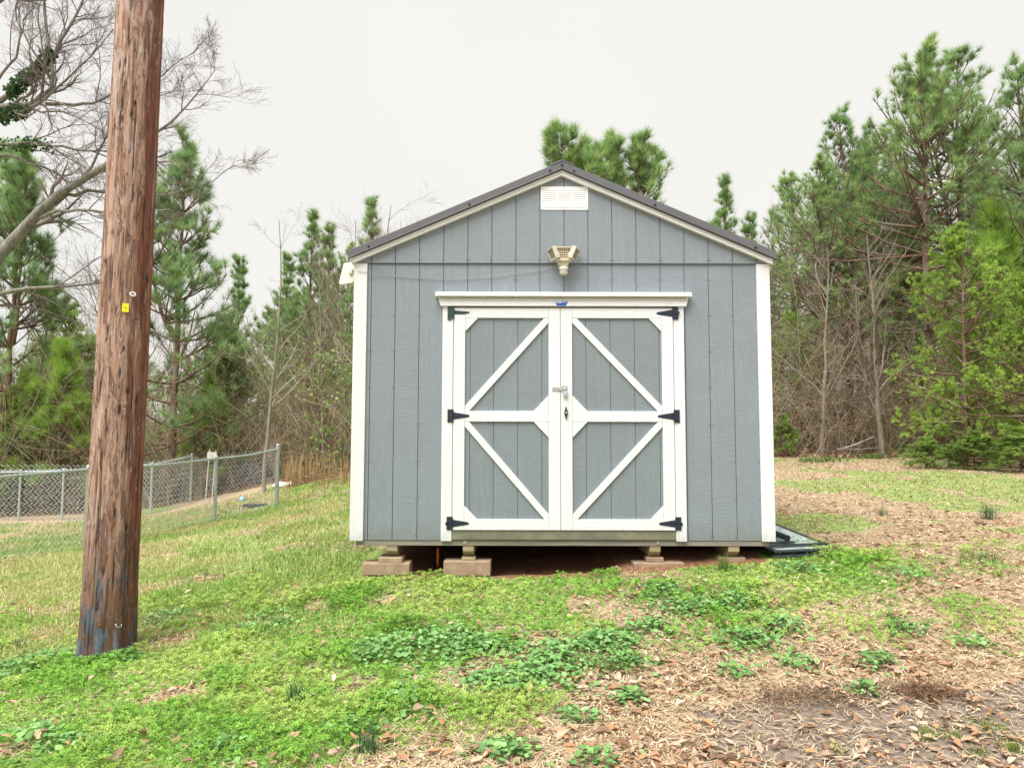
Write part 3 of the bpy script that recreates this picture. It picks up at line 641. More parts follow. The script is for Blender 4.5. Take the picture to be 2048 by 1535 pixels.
def rrect(w, h, r, n=5):
    return [(sx*(w/2-r)+r*math.cos(a), sz*(h/2-r)+r*math.sin(a)) for sx, sz, a0 in ((1, 1, 0), (-1, 1, PI/2), (-1, -1, PI), (1, -1, 1.5*PI)) for a in np.linspace(a0, a0+PI/2, n)]
MB().prism(rrect(.175, .205, .018), 0, .014, 0, 'y', M).build('panel_back', CREAM2, sp, bevel=.004)
MB().prism(rrect(.16, .19, .012), .0142, .017, 0, 'y', M).build('solar_cells', m_plain('dark_cells', (.01, .015, .04), .15), sp)
MB().box(.03, .075, -.03, -.0005, -.025, .018, 0, M).build('junction_box', CREAM2, sp, bevel=.006)
q = M @ Vector((.06, -.018, 0)); MB().tube([q, (XL-.005, FY+.11, q[2]+.012), (XL+.001, FY+.12, q[2]+.012)], .009, 8).box(XL-.0295, XL-.0185, FY+.095, FY+.145, q[2]-.02, q[2]+.045).build('bracket', CREAM2, sp, bevel=.002)
cpts = [(711, 546), (717, 543.5), (741, 546), (792, 551.5), (840, 556), (883, 558), (934, 557), (985, 553), (1035, 546), (1080, 540), (1107, 535), (1113, 530)]
cy_ = [FY+.1, FY-.026, FY-.026]+[FY-.012]*8+[FY-.04]
cb = MB().tube([P(x, y, yy) for (x, y), yy in zip(cpts, cy_)], .0021, 6).build('cable', CABLE, None, base=(-.4, FY-.02, 2.87))
tag(cb, 'thin tan cable sagging across the siding from the cream panel to the floodlight', 'cable')

# ------------------------------------------------------------------ footing blocks
def block(x0, x1, y0, y1, z0, z1, lab, cat='concrete block', name='concrete_block', mat=BLOCK, rz=0):
    cx, cy2, cz = (x0+x1)/2, (y0+y1)/2, z0; o = MB().box(x0-cx, x1-cx, y0-cy2, y1-cy2, 0, z1-z0).build(name, mat, None, bevel=.004)
    o.location = (cx, cy2, cz); o.rotation_euler = (0, 0, rz); return tag(o, lab, cat, 'footing blocks under the shed')
bl = [P(725, 1125, FY-.05)[0], P(819, 1125, FY-.05)[0]]
block(bl[0], bl[1], FY-.06, FY+.16, .388, .480, 'upper tan concrete block of the pair under the leftmost shed corner', rz=.02)
block(bl[0]+.012, bl[1]+.014, FY-.045, FY+.18, .285, .3865, 'lower tan concrete block half sunk in weeds under the leftmost shed corner')
block(SX[0]-.105, SX[0]+.09, FY-.03, FY+.19, .4815, .5215, 'thin concrete cap between leftmost block pair and timber skid', name='cap_block')
bl = [P(888, 1125, FY-.05)[0], P(982, 1125, FY-.05)[0]]
block(bl[0], bl[1], FY-.05, FY+.17, .385, .496, 'square edged tan concrete block under the skid left of the red dirt hollow', rz=-.02)
block(SX[1]-.055, SX[1]+.06, FY+.0, FY+.15, .4975, .5215, 'thin wooden shim on the second block from the left', 'shim', 'wood_shim', SKID)
block(1.0, 1.41, FY-.04, FY+.17, .378, .484, 'low tan concrete block nearly flush with bare dirt under the right half of the doors', rz=.03)
block(SX[2]-.07, SX[2]+.07, FY+.01, FY+.16, .4855, .5215, 'short concrete cap under the skid below the right door', name='cap_block')
block(SX[3]-.12, SX[3]+.1, FY+.03, FY+.2, .42, .5215, 'sunken block under the rightmost skid beside the stacked panels')
for i, (x, y) in enumerate(((.95, 7.2), (-.35, 8.6), (1.2, 8.7), (-1.0, 8.6), (1.83, 8.6))):
    z = Hs(x, y); block(x-.2, x+.2, y-.1, y+.1, z-.03, max(z+.1, .52), 'grey block in the dark underneath the shed', mat=m_plain('grey_block', (.25, .23, .21), .95))
t_ = MB().tube([G(864, 1150)+[0, .05, -.02], G(872, 1132)+[0, .12, .04], P(879, 1112, FY+.35)], .012, 8).build('drain_pipe', BLACK, None, base=G(864, 1150))
tag(t_, 'short black pipe slanting out of the dirt between the two left blocks', 'pipe')
pf = P(876, 1112, FY+.3); fs_ = MB().box(-.009, .009, -.002, .002, -.09, .07); o = fs_.build('marker_flag', m_plain('orange_plastic', (.75, .16, .03), .5)); o.location = pf; o.rotation_euler = (.1, 0, .2)
tag(o, 'small orange marker strip standing in the dirt under the shed', 'marker')

# ------------------------------------------------------------------ utility pole
pb = G(215, 1312); PY = pb[1]; z0 = Hs(pb[0], PY)-.25
ptop = P(281.5, -40, PY); ztop = 9.5; dz = ptop[2]-pb[2]; lean = ((ptop[0]-pb[0])/dz)
pole = thing('utility_pole', 'weathered brown wooden utility pole with flaking blue paint at its foot', 'utility pole', tuple(pb))
NA, NZ = 144, 340; th_ = np.linspace(0, 2*PI, NA, endpoint=False); zz = np.linspace(z0, ztop, NZ)
T, ZZ = np.meshgrid(th_, zz); hz = ZZ-pb[2]
r0 = P(272, 1300, PY)[0]-P(157, 1300, PY)[0]; r1 = P(330, 4, PY)[0]-P(232, 4, PY)[0]
PK = .885
rad = PK*((r0/2*.985)+(r1/2-r0/2)*np.clip(hz, -1, 20)/dz)
rad = rad+.012*np.exp(-np.clip(hz, 0, 9)/.25)
cr = np.zeros_like(T); rp = np.random.default_rng(5)
for i in range(150):                                                   # drying checks: long thin vertical splits
    a = rp.random()*2*PI if i > 70 else 1.5*PI+rp.normal()*.8; zc = z0+rp.random()*7 if i > 50 else z0+rp.random()*3.5; L = rp.uniform(.12, .9); wd = rp.uniform(.012, .026)
    wob = .03*np.sin(ZZ*rp.uniform(3, 7)+rp.random()*6); da = np.abs((T-a-wob+PI) % (2*PI)-PI)
    cr = np.maximum(cr, np.exp(-(da/wd)**2)*sstep(L/2, L/2-.12, np.abs(ZZ-zc))*rp.uniform(.35, 1))
for i in range(26):                                                    # gouges and nail holes
    a = 1.5*PI+rp.normal()*.6; zc = z0+rp.random()*4.5; da = np.abs((T-a+PI) % (2*PI)-PI)
    cr = np.maximum(cr, np.exp(-(da/.045)**2-((ZZ-zc)/rp.uniform(.012, .045))**2)*1.1)
ridg = fbm(T*9/1.0*2.2, ZZ*.9, 12, 3); ridg = ridg*(1-sstep(PI*1.9, 2*PI, T))+.5*sstep(PI*1.9, 2*PI, T)
chip = sstep(.56, .62, fbm(T*5, ZZ*1.6, 66, 4))
Rr = rad+.010*(ridg-.5)-.004*chip-.010*np.clip(cr, 0, 1.2)+.004*(fbm(T*30, ZZ*14, 8, 2)-.5)
Vx = pb[0]+lean*hz+Rr*np.cos(T)-pb[0]; Vy = Rr*np.sin(T); Vz = ZZ-pb[2]
I = (np.arange(NZ-1)[:, None]*NA+np.arange(NA)[None]); I2 = (np.arange(NZ-1)[:, None]*NA+(np.arange(NA)+1)[None] % NA)
Fp = np.stack([I, I2, I2+NA, I+NA], -1).reshape(-1, 4)
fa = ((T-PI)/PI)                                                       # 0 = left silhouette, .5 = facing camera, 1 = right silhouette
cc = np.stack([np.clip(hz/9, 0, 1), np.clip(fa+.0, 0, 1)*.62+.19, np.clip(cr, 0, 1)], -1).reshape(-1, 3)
obj_np('shaft', np.stack([Vx, Vy, Vz], -1).reshape(-1, 3), Fp, POLE, pole, col=cc, smooth=True)
def on_pole(px, py, off=.0):
    Yd = PY-.19
    for _ in range(4):
        p = P(px, py, Yd); h = p[2]-pb[2]; R0 = PK*(r0/2*.985+(r1/2-r0/2)*h/dz); dx = p[0]-(pb[0]+lean*h); Yd = PY-math.sqrt(max(R0**2-dx**2, 1e-4))
    p = P(px, py, Yd); a = math.atan2(dx, math.sqrt(max(R0**2-dx**2, 1e-4))); return Vector(p), a
def pole_M(px, py, off=.003):
    p, a = on_pole(px, py); n_ = Vector((math.sin(a), -math.cos(a), 0)); return Matrix.Translation(p+n_*off) @ Matrix.Rotation(a, 4, 'Z') @ Matrix.Rotation(lean, 4, 'Y')
M = pole_M(250.5, 617, .006); MB().box(-.0205, .0205, -.001, .001, -.030, .030, 0, M).build('tag', YEL, pole)
n1 = MB().tube([M @ Vector((0, -.004, 0)), M @ Vector((0, .0, 0))], .004, 8); n1.build('nail', BLACK, pole)
M = pole_M(264.5, 589.5, .006); mb = MB(); a_ = [2*PI*i/24 for i in range(24)]
vs = [tuple(M @ Vector((r*math.cos(t), y, r*.8*math.sin(t)))) for r, y in ((.022, 0), (.022, -.003), (.009, -.003), (.009, 0)) for t in a_]
mb.add(vs, [(k*24+i, k*24+(i+1) % 24, ((k+1) % 4)*24+(i+1) % 24, ((k+1) % 4)*24+i) for k in range(4) for i in range(24)]); mb.build('washer', m_plain('white_washer', (.75, .75, .74), .4, .1, .05), pole)
INK = m_plain('branded_wood', (.045, .028, .022), .95)
for s, x, y, sz in (('2', 234, 813.5, .032), ('8', 248, 813.5, .032), ('C', 246, 824, .028), ('8', 245, 834.5, .030), ('C', 252.5, 834.5, .032), ('E', 258.5, 786, .030)):
    M = pole_M(x, y, .007); text_obj(s, 'brand_mark', sz, INK, (0, 0, 0), pole, (0, 0, 0), rotm=Matrix.Translation(-Vector(pb)) @ M @ Matrix.Rotation(PI/2, 4, 'X'))
M = pole_M(237, 1251, .008); MB().tube([M @ Vector(v) for v in ((-.018, -.004, .012), (-.016, -.018, 0), (0, -.02, -.010), (.014, -.014, -.006), (.018, -.004, .004))], .0035, 6).build('bent_staple', ZINC, pole)

# ------------------------------------------------------------------ trees
def tuft_template(r, n, L=.215, w=.0082, spread=1.15):
    V = []; F = []; tc = []
    for i in range(n):
        a = r.random()*2*PI; th = spread*math.sqrt(r.random())*(.35+.65*r.random()*1.2); b = -.1+.12*r.random()
        d = np.array([math.sin(th)*math.cos(a), math.sin(th)*math.sin(a), math.cos(th)]); l = L*r.uniform(.7, 1.1)
        side = np.cross(d, r.standard_normal(3)); side /= np.linalg.norm(side); p = np.array([0, 0, b*L*3*r.random()])
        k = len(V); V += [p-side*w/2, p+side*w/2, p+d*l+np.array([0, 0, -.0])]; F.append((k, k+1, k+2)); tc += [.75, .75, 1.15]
    return np.array(V), np.array(F), np.array(tc)
TT = [tuft_template(np.random.default_rng(100+i), 19) for i in range(3)]
TS = [tuft_template(np.random.default_rng(200+i), 15, .085, .011, 1.3) for i in range(3)]
def poly_from(p0, d0, L, K, r, wob, up):
    """batch of wandering polylines: p0,d0 (N,3), L (N)"""
    N = len(p0); pts = np.empty((N, K, 3)); pts[:, 0] = p0; d = d0/np.linalg.norm(d0, axis=1, keepdims=True); seg = (L/(K-1))[:, None]
    for k in range(1, K):
        pts[:, k] = pts[:, k-1]+d*seg; d = d+wob*r.standard_normal((N, 3)); d[:, 2] += up; d /= np.linalg.norm(d, axis=1, keepdims=True)
    return pts
def along(pts, s):
    K = pts.shape[1]; f = s*(K-1); i = np.minimum(f.astype(int), K-2); t = (f-i)[:, None]; n = np.arange(len(pts))
    return pts[n, i]*(1-t)+pts[n, i+1]*t, pts[n, i+1]-pts[n, i]
def kids(pts, rad, lens, n, s0, s1, ang, lf, K, r, wob, up, rf=.6, rmin=.0025):
    idx = np.repeat(np.arange(len(pts)), n); s = r.uniform(s0, s1, len(idx)); p, t = along(pts[idx], s)
    t /= np.linalg.norm(t, axis=1, keepdims=True)+1e-9; q = np.cross(t, r.standard_normal(t.shape)); q /= np.linalg.norm(q, axis=1, keepdims=True)+1e-9
    a = ang*r.uniform(.6, 1.3, len(idx))[:, None]; d = t*np.cos(a)+q*np.sin(a); d[:, 2] += up*1.5
    L = lens[idx]*lf*(1.15-.6*s)*r.uniform(.5, 1.25, len(idx)); P_ = poly_from(p, d, L, K, r, wob, up)
    f = s*(rad.shape[1]-1); i = f.astype(int); rb = rad[idx, np.minimum(i, rad.shape[1]-1)]*rf
    R = np.maximum(rb[:, None]*np.linspace(1, .25, K)[None], rmin); return P_, R, L
GREENS = [(.24, .40, .13), (.31, .47, .15), (.39, .54, .19), (.19, .34, .14), (.45, .58, .21)]
def pine(seed, Ht, base, R, greens=GREENS, whorl=.42, nb=5, tt=None, dens=1.0, tr=.012, tips=1, shape=.75, upk=.10, dead=0):
    r = np.random.default_rng(seed); tt = tt or TT; segs = []; K = 14
    lead = []
    for t_ in range(tips):
        off = r.uniform(-.3, .3, 2)*(t_ > 0)*R*(.55 if tips == 3 else 1); z = np.linspace(0 if t_ == 0 else Ht*.45, Ht*(1 if t_ == 0 else r.uniform(.86, .99)), K)
        w = np.stack([np.cumsum(r.normal(0, .02*Ht/10, K))+off[0]*np.linspace(0, 1, K)**.6*2, np.cumsum(r.normal(0, .02*Ht/10, K))+off[1]*np.linspace(0, 1, K)**.6*2, z], -1); w[0, :2] = 0
        lead.append((w, Ht*tr*(1 if t_ == 0 else .45)*np.linspace(1, .12, K)))
    trunk = [tubes(w[None], rr[None], 9) for w, rr in lead]
    p0 = []; d0 = []; L = []; hh = []
    for w, _ in lead:
        h = max(base, w[0, 2]+.3)
        while h < Ht*.985 and h < w[-1, 2]-.1:
            t = (h-base)/(Ht-base); l = R*max(.22, (1-t)**shape)*(.55+.45*min(1, t*4+.25))
            for j in range(nb if t < .85 else 4):
                a = r.random()*2*PI; c = along(w[None], np.array([(h-w[0, 2])/(w[-1, 2]-w[0, 2])]))[0][0]
                el = math.radians(5+55*t**1.2+r.normal()*9); p0.append(c); d0.append((math.cos(a)*math.cos(el), math.sin(a)*math.cos(el), math.sin(el))); L.append(l*r.uniform(.6, 1.12)); hh.append(t)
            h += whorl*(1.15-.55*t)*r.uniform(.75, 1.25)
    p0 = np.array(p0); d0 = np.array(d0); L = np.array(L)
    B = poly_from(p0, d0, L, 7, r, .07, upk); Rb = np.maximum((.010+.011*L)[:, None]*np.linspace(1, .3, 7)[None], .004); n1 = np.maximum(1, 0*L+1)
    S, Rs, Ls = kids(B, Rb, L, max(3, int(5*dens)), .25, .97, .75, .42, 5, r, .10, .09, .55, .003)
    S2, Rs2, Ls2 = kids(S, Rs, Ls, 2, .3, .95, .7, .5, 3, r, .1, .10, .6, .0028)
    tw = [tubes(B, Rb, 4), tubes(S, Rs, 3), tubes(S2, Rs2, 3)]
    if dead:
        hd = r.uniform(.9, base+.8, dead); pd = along(np.repeat(lead[0][0][None], dead, 0), hd/Ht)[0]; ad = r.random(dead)*2*PI
        D1 = poly_from(pd, np.stack([np.cos(ad), np.sin(ad), r.normal(.1, .15, dead)], -1), R*r.uniform(.35, .8, dead), 7, r, .12, -.02); Rd = np.full((dead, 1), .011)*np.linspace(1, .3, 7)[None]
        D2, Rd2, Ld2 = kids(D1, Rd, np.full(dead, R*.6), 6, .2, .98, .7, .45, 5, r, .16, 0, .6, .003); D3, Rd3, _l = kids(D2, Rd2, Ld2, 3, .2, .98, .7, .5, 3, r, .16, 0, .6, .0025); tw += [tubes(D1, Rd, 4), tubes(D2, Rd2, 3), tubes(D3, Rd3, 3)]
    pos = []; dr = []
    for pts, ss in ((B, (.8, 1.0)), (S, (.62, .82, 1.0)), (S2, (.6, 1.0))):
        for s in ss:
            p, t = along(pts, np.full(len(pts), s)*r.uniform(.94, 1, len(pts))); pos.append(p); dr.append(t/np.linalg.norm(t, axis=1, keepdims=True))
    for w, _ in lead: pos.append(w[-4:]); dr.append(np.tile([0, 0, 1.], (4, 1)))
    pos = np.concatenate(pos); dr = np.concatenate(dr)+np.array([0, 0, .45])+.15*r.standard_normal((len(pos), 3))
    keep = r.random(len(pos)) < min(1, .80*dens); pos, dr = pos[keep], dr[keep]
    lo = .78+.42*vn(pos[:, 0]*1.1+pos[:, 2]*.7+seed, pos[:, 1]*1.1+pos[:, 2]*.8, seed)       # lighter and darker boughs
    c = cols(r, len(pos), greens, .14)*lo[:, None]; parts = []; w = r.integers(0, 3, len(pos))
    for k in range(3):
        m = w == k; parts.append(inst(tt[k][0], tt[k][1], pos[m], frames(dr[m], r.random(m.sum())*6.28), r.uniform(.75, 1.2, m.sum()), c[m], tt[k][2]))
    V, F, C = join(parts); Vt, Ft, _ = join(trunk); Vb, Fb, _ = join(tw)
    return (mesh_np('trunk', Vt, Ft, BARKP, smooth=True), mesh_np('branches', Vb, Fb, BARKP), mesh_np('crown', V, F, NEEDLE, col=C))
def bare(seed, Ht, rt, spread=.6, n=(14, 5, 4), mat=None, K=10, tw=(.26, .22, .18), low=.25, lvl=3, up=.05):
    r = np.random.default_rng(seed); w = poly_from(np.zeros((1, 3)), np.array([[r.normal()*.05, r.normal()*.05, 1]]), np.array([Ht]), K, r, .07, .05)
    R0 = rt*np.linspace(1, .12, K)[None]; L0 = np.array([Ht]); parts = [tubes(w, R0, 8)]
    a, ra, la = kids(w, R0, L0, n[0], low, .97, .75, .42*spread/.6, 7, r, .13, up, .5); b, rb, lb = kids(a, ra, la, n[1], .2, .98, .7, .5, 5, r, .14, up, .6); br = [tubes(a, ra, 5), tubes(b, rb, 3)]
    if lvl > 2: c, rc, lc = kids(b, rb, lb, n[2], .2, .98, .7, .55, 4, r, .15, up, .6, .002); br.append(tubes(c, rc, 3))
    V, F, _ = join(br); C = cols(r, 1, [tw], 0).repeat(len(V), 0)*(.75+.5*vn(V[:, 0]*2, V[:, 2]*2, seed))[:, None]
    Vt, Ft, _ = join(parts); return (mesh_np('trunk', Vt, Ft, mat or BARKG, smooth=True), mesh_np('branches', V, F, TWIG, col=C))
def plant_tree(name, meshes, loc, label, cat='tree', group=None, rz=0, sc=1.0):
    t = thing(name, label, cat, loc, rz, group); t.scale = (sc, sc, sc) if not hasattr(sc, '__len__') else sc
    for me in meshes:
        o = bpy.data.objects.new(me.name.split('.')[0], me); link(o, t)
    return t
def at(px, Yd, sink=.05):
    x = (px-1024)/FPX*Yd; return (x, Yd, Hs(x, Yd)-sink)
def height_to(px, Yd, ytop): return P(px, ytop, Yd)[2]-at(px, Yd)[2]

LIME = [(.40, .58, .10), (.47, .64, .13), (.32, .49, .10), (.27, .42, .12)]
BLUEG = [(.28, .43, .19), (.34, .50, .21), (.23, .38, .18), (.42, .56, .22)]
DARK = [(.26, .40, .16), (.32, .46, .18), (.38, .52, .19)]
pA = pine(1, 10.8, 3.3, 3.8, nb=5, whorl=.44, dens=.84, shape=.8, upk=.13, dead=26); pB = pine(2, 10.6, 3.4, 3.0, dead=22, greens=BLUEG+GREENS[:2], whorl=.50, tips=3, dens=.84)
pC = pine(3, 7.5, 1.2, 2.2, BLUEG, whorl=.40, tips=2); pD = pine(4, 8.0, .8, 1.9, BLUEG+GREENS[:2], whorl=.44, nb=5, upk=.16, dens=.8)
pE = pine(5, 3.6, .5, 1.5, LIME, whorl=.30, nb=5); pF = pine(16, 6.8, 2.6, 1.85, tips=6, whorl=.42, shape=.5, upk=.22, nb=5, dens=1.0)
cA = pine(7, 5.0, .5, 1.9, LIME, whorl=.24, nb=5, tt=TS, dens=1.6, shape=.5, upk=.02); cB = pine(8, 1.9, .1, .9, [(.28, .40, .10), (.34, .46, .12), (.21, .32, .09)], whorl=.15, nb=6, tt=TS, dens=1.4)
NAMES = [
 ('pine_tree', pA, 1862, 18, 104, 'tallest pine right of the shed with a straight scaly trunk', .3),
 ('pine_tree', pB, 1942, 19.5, 118, 'several-tipped pine just right of the tallest one', 1.2),
 ('pine_tree', pB, 2070, 16.2, 140, 'dense pine cut by the right edge of the photo', 2.9),
 ('pine_tree', pB, 1700, 21, 236, 'mid-height pine between the shed roof and the tallest pine', 4.2),
 ('pine_tree', pA, 1592, 24, 352, 'bushy pine just past the right end of the shed roof', 2.2),
 ('pine_tree', pF, 1162, 14.8, 308, 'bushy pine top standing right behind the shed ridge', 0.6),
 ('pine_tree', pD, 1452, 21, 362, 'small pine tip above the right slope of the shed roof', 1.5),
 ('pine_tree', pD, 1512, 23, 432, 'lowest pine tip beside the right eave of the shed', 3.3),
 ('pine_tree', pC, 345, 19.2, 285, 'blue-green pine right behind the utility pole', 5.0),
 ('pine_tree', pC, 20, 20, 300, 'flat-topped pine at the left edge under the bare limbs', 1.0),
 ('pine_tree', pD, 470, 23, 520, 'hazy green pine between the utility pole and the bare sapling', 0.2),
 ('pine_tree', pD, 612, 22, 432, 'pine with clubbed tips left of the shed', 2.0),
 ('pine_tree', pD, 655, 24, 456, 'slim pine with reddish trunk left of the shed', 4.0),
 ('pine_tree', pD, 742, 19, 405, 'pine half hidden behind the upper left corner of the shed', 5.1),
 ('pine_tree', pD, 565, 27, 515, 'low distant pine behind the bare sapling', 0.9),
 ('pine_tree', pA, 690, 26, 500, 'broad pine behind the cream panel', 0.4),
 ('pine_tree', pE, 120, 19.5, 700, 'young light green pine left of the utility pole', 1.9),
 ('pine_tree', pE, 420, 19.6, 760, 'young light green pine right of the utility pole', 3.9),
 ('pine_tree', pE, 1590, 20.5, 640, 'young light green pine beside the right wall of the shed', 2.2),
 ('pine_tree', pE, 2000, 16.0, 430, 'light green pine with long needles near the right edge', 0.7),
 ('pine_tree', pA, 1655, 19.5, 330, 'broad light pine rising just right of the shed eave', 5.5),
 ('pine_tree', pB, 1800, 24, 300, 'pine filling the gap behind the tallest pine', 0.2),
 ('cedar_tree', cA, 1925, 14.6, 470, 'lime green cedar in front of the tallest pine', 1.1),
 ('cedar_tree', cA, 2075, 13.4, 560, 'lime green cedar at the right edge of the photo', 2.6),
 ('cedar_shrub', cB, 50, 20, 750, 'dark green cedar bush above the left end of the fence', 0.4),
 ('cedar_shrub', cB, 12, 19.3, 850, 'small dark green cedar bush at the left edge', 2.4),
 ('cedar_shrub', cB, 1850, 14.2, 858, 'low green cedar bush at the foot of the tallest pine', .9),
 ('cedar_shrub', cB, 1945, 13.8, 842, 'low green cedar bush at the wood edge on the right', 4.9),
 ('cedar_shrub', cB, 2035, 13.2, 835, 'low green cedar bush touching the right edge of the photo', 3.1),
 ('cedar_shrub', cB, 1568, 17.5, 830, 'ivy green bush beside the lower right side of the shed', 1.7)]
HT = {id(pA): 10.8, id(pB): 10.6, id(pC): 7.5, id(pD): 8.0, id(pE): 3.6, id(pF): 6.8, id(cA): 5.0, id(cB): 1.9}
for nm, ms, px, Yd, yt, lab, rz in NAMES:
    h = height_to(px, Yd, yt); s = h/HT[id(ms)]; wd = s if s < 1.15 else s**.5*1.07
    if ms in (pA, pB) and px > 1550: wd *= 1.08
    if ms is cB and px > 1800: wd *= 1.7; s *= .8
    plant_tree(nm, ms, at(px, Yd), lab, 'tree' if 'tree' in nm else 'bush', rz=rz, sc=(wd, wd, s))
b1 = bare(11, 6.6, .055, .45, (16, 5, 3), BARKS, tw=(.33, .29, .22)); b2 = bare(12, 7.5, .10, .75, (18, 7, 5), BARKS, tw=(.27, .225, .18), low=.15)
b3 = bare(13, 9.0, .09, .6, (18, 6, 5), tw=(.27, .21, .17)); b4 = bare(14, 3.4, .03, .6, (12, 5, 3), BARKS, tw=(.33, .3, .2), low=.1)
HB = {id(b1): 6.6, id(b2): 7.5, id(b3): 9.0, id(b4): 3.4}
for ms, px, Yd, yt, lab, rz, in [
 (b1, 532, 17.2, 440, 'slim bare sapling with pale trunk behind the corner fence post', .3),
 (b4, 335, 19.6, 640, 'thin bare sapling just right of the utility pole', 1.0),
 (b2, 1762, 17.4, 470, 'bare forked tree with pale leaning trunk in the thicket right of the shed', 2.0),
 (b2, 1640, 17.8, 500, 'bare twiggy tree close to the right wall of the shed', 4.4),
 (b3, 722, 17.5, 395, 'bare seed-hung tree rising beside the left wall of the shed', .5),
 (b3, 690, 19.5, 470, 'thin bare tree behind the cream panel', 2.5),
 (b2, 640, 20, 560, 'spreading bare tree between the sapling and the shed', 3.0),
 (b2, 60, 21.5, 520, 'tangled bare tree behind the left end of the fence', 5.3),
 (b3, 165, 19.5, 480, 'bare tree left of the utility pole behind the fence', 1.4),
 (b2, 250, 21, 560, 'bare tree hidden partly by the utility pole', 0.8),
 (b2, 1985, 17, 560, 'bare tangled tree under the right-hand pines', 1.9)]:
    s = height_to(px, Yd, yt)/HB[id(ms)]; plant_tree('bare_tree', ms, at(px, Yd), lab, rz=rz, sc=(min(s, 1.1), min(s, 1.1), s))
# trunks and crowns deep in the woods
def where(px):
    for lim, w_ in ((60, 'at the far left edge'), (210, 'left of the utility pole'), (330, 'hidden by the utility pole'), (470, 'right of the utility pole'), (600, 'behind the fence corner post'), (720, 'left of the shed wall'), (1540, 'hidden behind the shed'), (1650, 'right of the shed wall'), (1800, 'left of the tallest trunk'), (1930, 'right of the tallest trunk')):
        if px < lim: return w_
    return 'at the far right edge'
rb_ = np.random.default_rng(31); k = 0
for i in range(116):
    left = i % 2 == 0
    Yd = rb_.uniform(21, 50); px = rb_.uniform(-220, 780) if left else rb_.uniform(1480, 2280)
    x = (px-1024)/FPX*Yd
    yt = rb_.uniform(600, 720) if px < 560 else (rb_.uniform(560, 660) if left else rb_.uniform(330, 560) if px > 1650 else rb_.uniform(470, 600))
    ms = [pD, pC, b3, b2, pA, b3, cA][rb_.integers(0, 7)]
    if ms is cA and not left: ms = pD
    HH = {**HT, **HB}[id(ms)]; s = height_to(px, Yd, yt)/HH; bare_ = ms in (b2, b3)
    if bare_: plant_tree('bare_tree', ms, at(px, Yd), 'bare brown tree deep in the woods '+where(px), 'tree', 'bare trees deep in the woods', rb_.random()*6.28, (min(s, 1.2), min(s, 1.2), s))
    else: plant_tree('pine_tree', ms, at(px, Yd), 'dark pine deep in the woods '+where(px), 'tree', 'pines deep in the woods', rb_.random()*6.28, (max(.7, min(s, 1.1)), max(.7, min(s, 1.1)), s))

# the big bare hardwood whose limbs reach in from the left
OY = 10.8; BARKO = m_bark('lichened_oak_bark', (.10, .085, .075), (.27, .25, .215), 5, 22)
oak = thing('oak_tree', 'big bare hardwood reaching grey ivy-clad limbs in from the left edge', 'tree', at(-330, OY+.6))
ob = np.array(at(-330, OY+.6)); pxm = OY/FPX
def limb(pts, dy=0):
    a = np.array([P(x, y, OY+d+dy) for x, y, w, d in pts]); rr = np.array([w*pxm*.31 for x, y, w, d in pts])
    t = np.linspace(0, len(a)-1, 16); ai = np.stack([np.interp(t, range(len(a)), a[:, k]) for k in range(3)], -1)
    for _ in range(2): ai[1:-1] = (ai[:-2]+2*ai[1:-1]+ai[2:])/4
    ro = np.random.default_rng(int(abs(pts[1][0])+abs(pts[1][1])*7)); ai[2:-1] += ro.normal(0, .018, ai[2:-1].shape)
    return ai, np.interp(t, range(len(a)), rr)
limbs = [limb(l) for l in [
 [(-330, 900, 60, .5), (-160, 690, 52, .2), (-60, 590, 44, 0), (5, 505, 38, 0), (75, 428, 32, 0), (150, 370, 25, 0), (222, 322, 19, 0), (280, 296, 13, .1), (345, 250, 8, .2), (400, 195, 5, .2), (430, 140, 2, .3)],
 [(75, 430, 20, 0), (130, 392, 14, .1), (200, 380, 10, .2), (300, 400, 7, .3), (400, 380, 4, .4), (475, 330, 2, .4)],
 [(60, 445, 14, 0), (110, 424, 11, -.1), (180, 418, 8, -.2), (250, 430, 6, -.2), (340, 420, 3, -.3)],
 [(-330, 420, 50, .5), (-180, 270, 34, .3), (-60, 225, 27, 0), (0, 216, 24, 0), (70, 213, 20, 0), (105, 203, 17, 0), (106, 150, 13, 0), (94, 90, 11, .1), (86, 30, 9, .1), (92, -40, 7, .2), (80, -140, 4, .3)],
 [(90, 210, 12, 0), (160, 212, 9, .1), (228, 194, 7, .2), (330, 150, 4, .3), (400, 90, 2, .3)],
 [(-150, 300, 20, .2), (0, 289, 12, 0), (80, 291, 9, 0), (195, 306, 5, .1), (260, 300, 3, .2)],
 [(-40, 302, 12, 0), (60, 325, 8, .1), (125, 355, 6, .2), (180, 400, 3, .2)],
 [(-200, 330, 26, .1), (-60, 248, 20, 0), (0, 236, 18, 0), (58, 222, 13, 0), (110, 180, 8, -.1), (170, 130, 5, -.2), (225, 60, 3, -.2)],
 [(-60, 235, 22, 0), (5, 195, 18, 0), (45, 168, 15, 0), (85, 140, 12, 0), (110, 90, 10, .1), (150, 40, 8, .1), (175, -30, 6, .1), (215, -110, 3, .2)],
 [(-200, 150, 24, 0), (-60, 40, 16, 0), (20, -10, 12, 0), (90, -70, 8, 0), (160, -130, 4, .1)],
 [(-60, 240, 12, .2), (10, 150, 9, .2), (45, 90, 7, .2), (30, 20, 5, .3), (60, -60, 3, .3)],
 [(-330, 760, 40, .4), (-180, 640, 26, .2), (-50, 610, 18, 0), (40, 575, 13, 0), (130, 580, 9, .1), (225, 555, 6, .1), (300, 560, 3, .2)],
 [(150, 372, 10, 0), (190, 330, 8, .1), (215, 260, 6, .1), (280, 200, 4, .2), (360, 180, 2, .2)]]]
LP_ = np.array([l[0] for l in limbs]); LR = np.array([l[1] for l in limbs]); LL = np.linalg.norm(np.diff(LP_, axis=1), axis=2).sum(1)
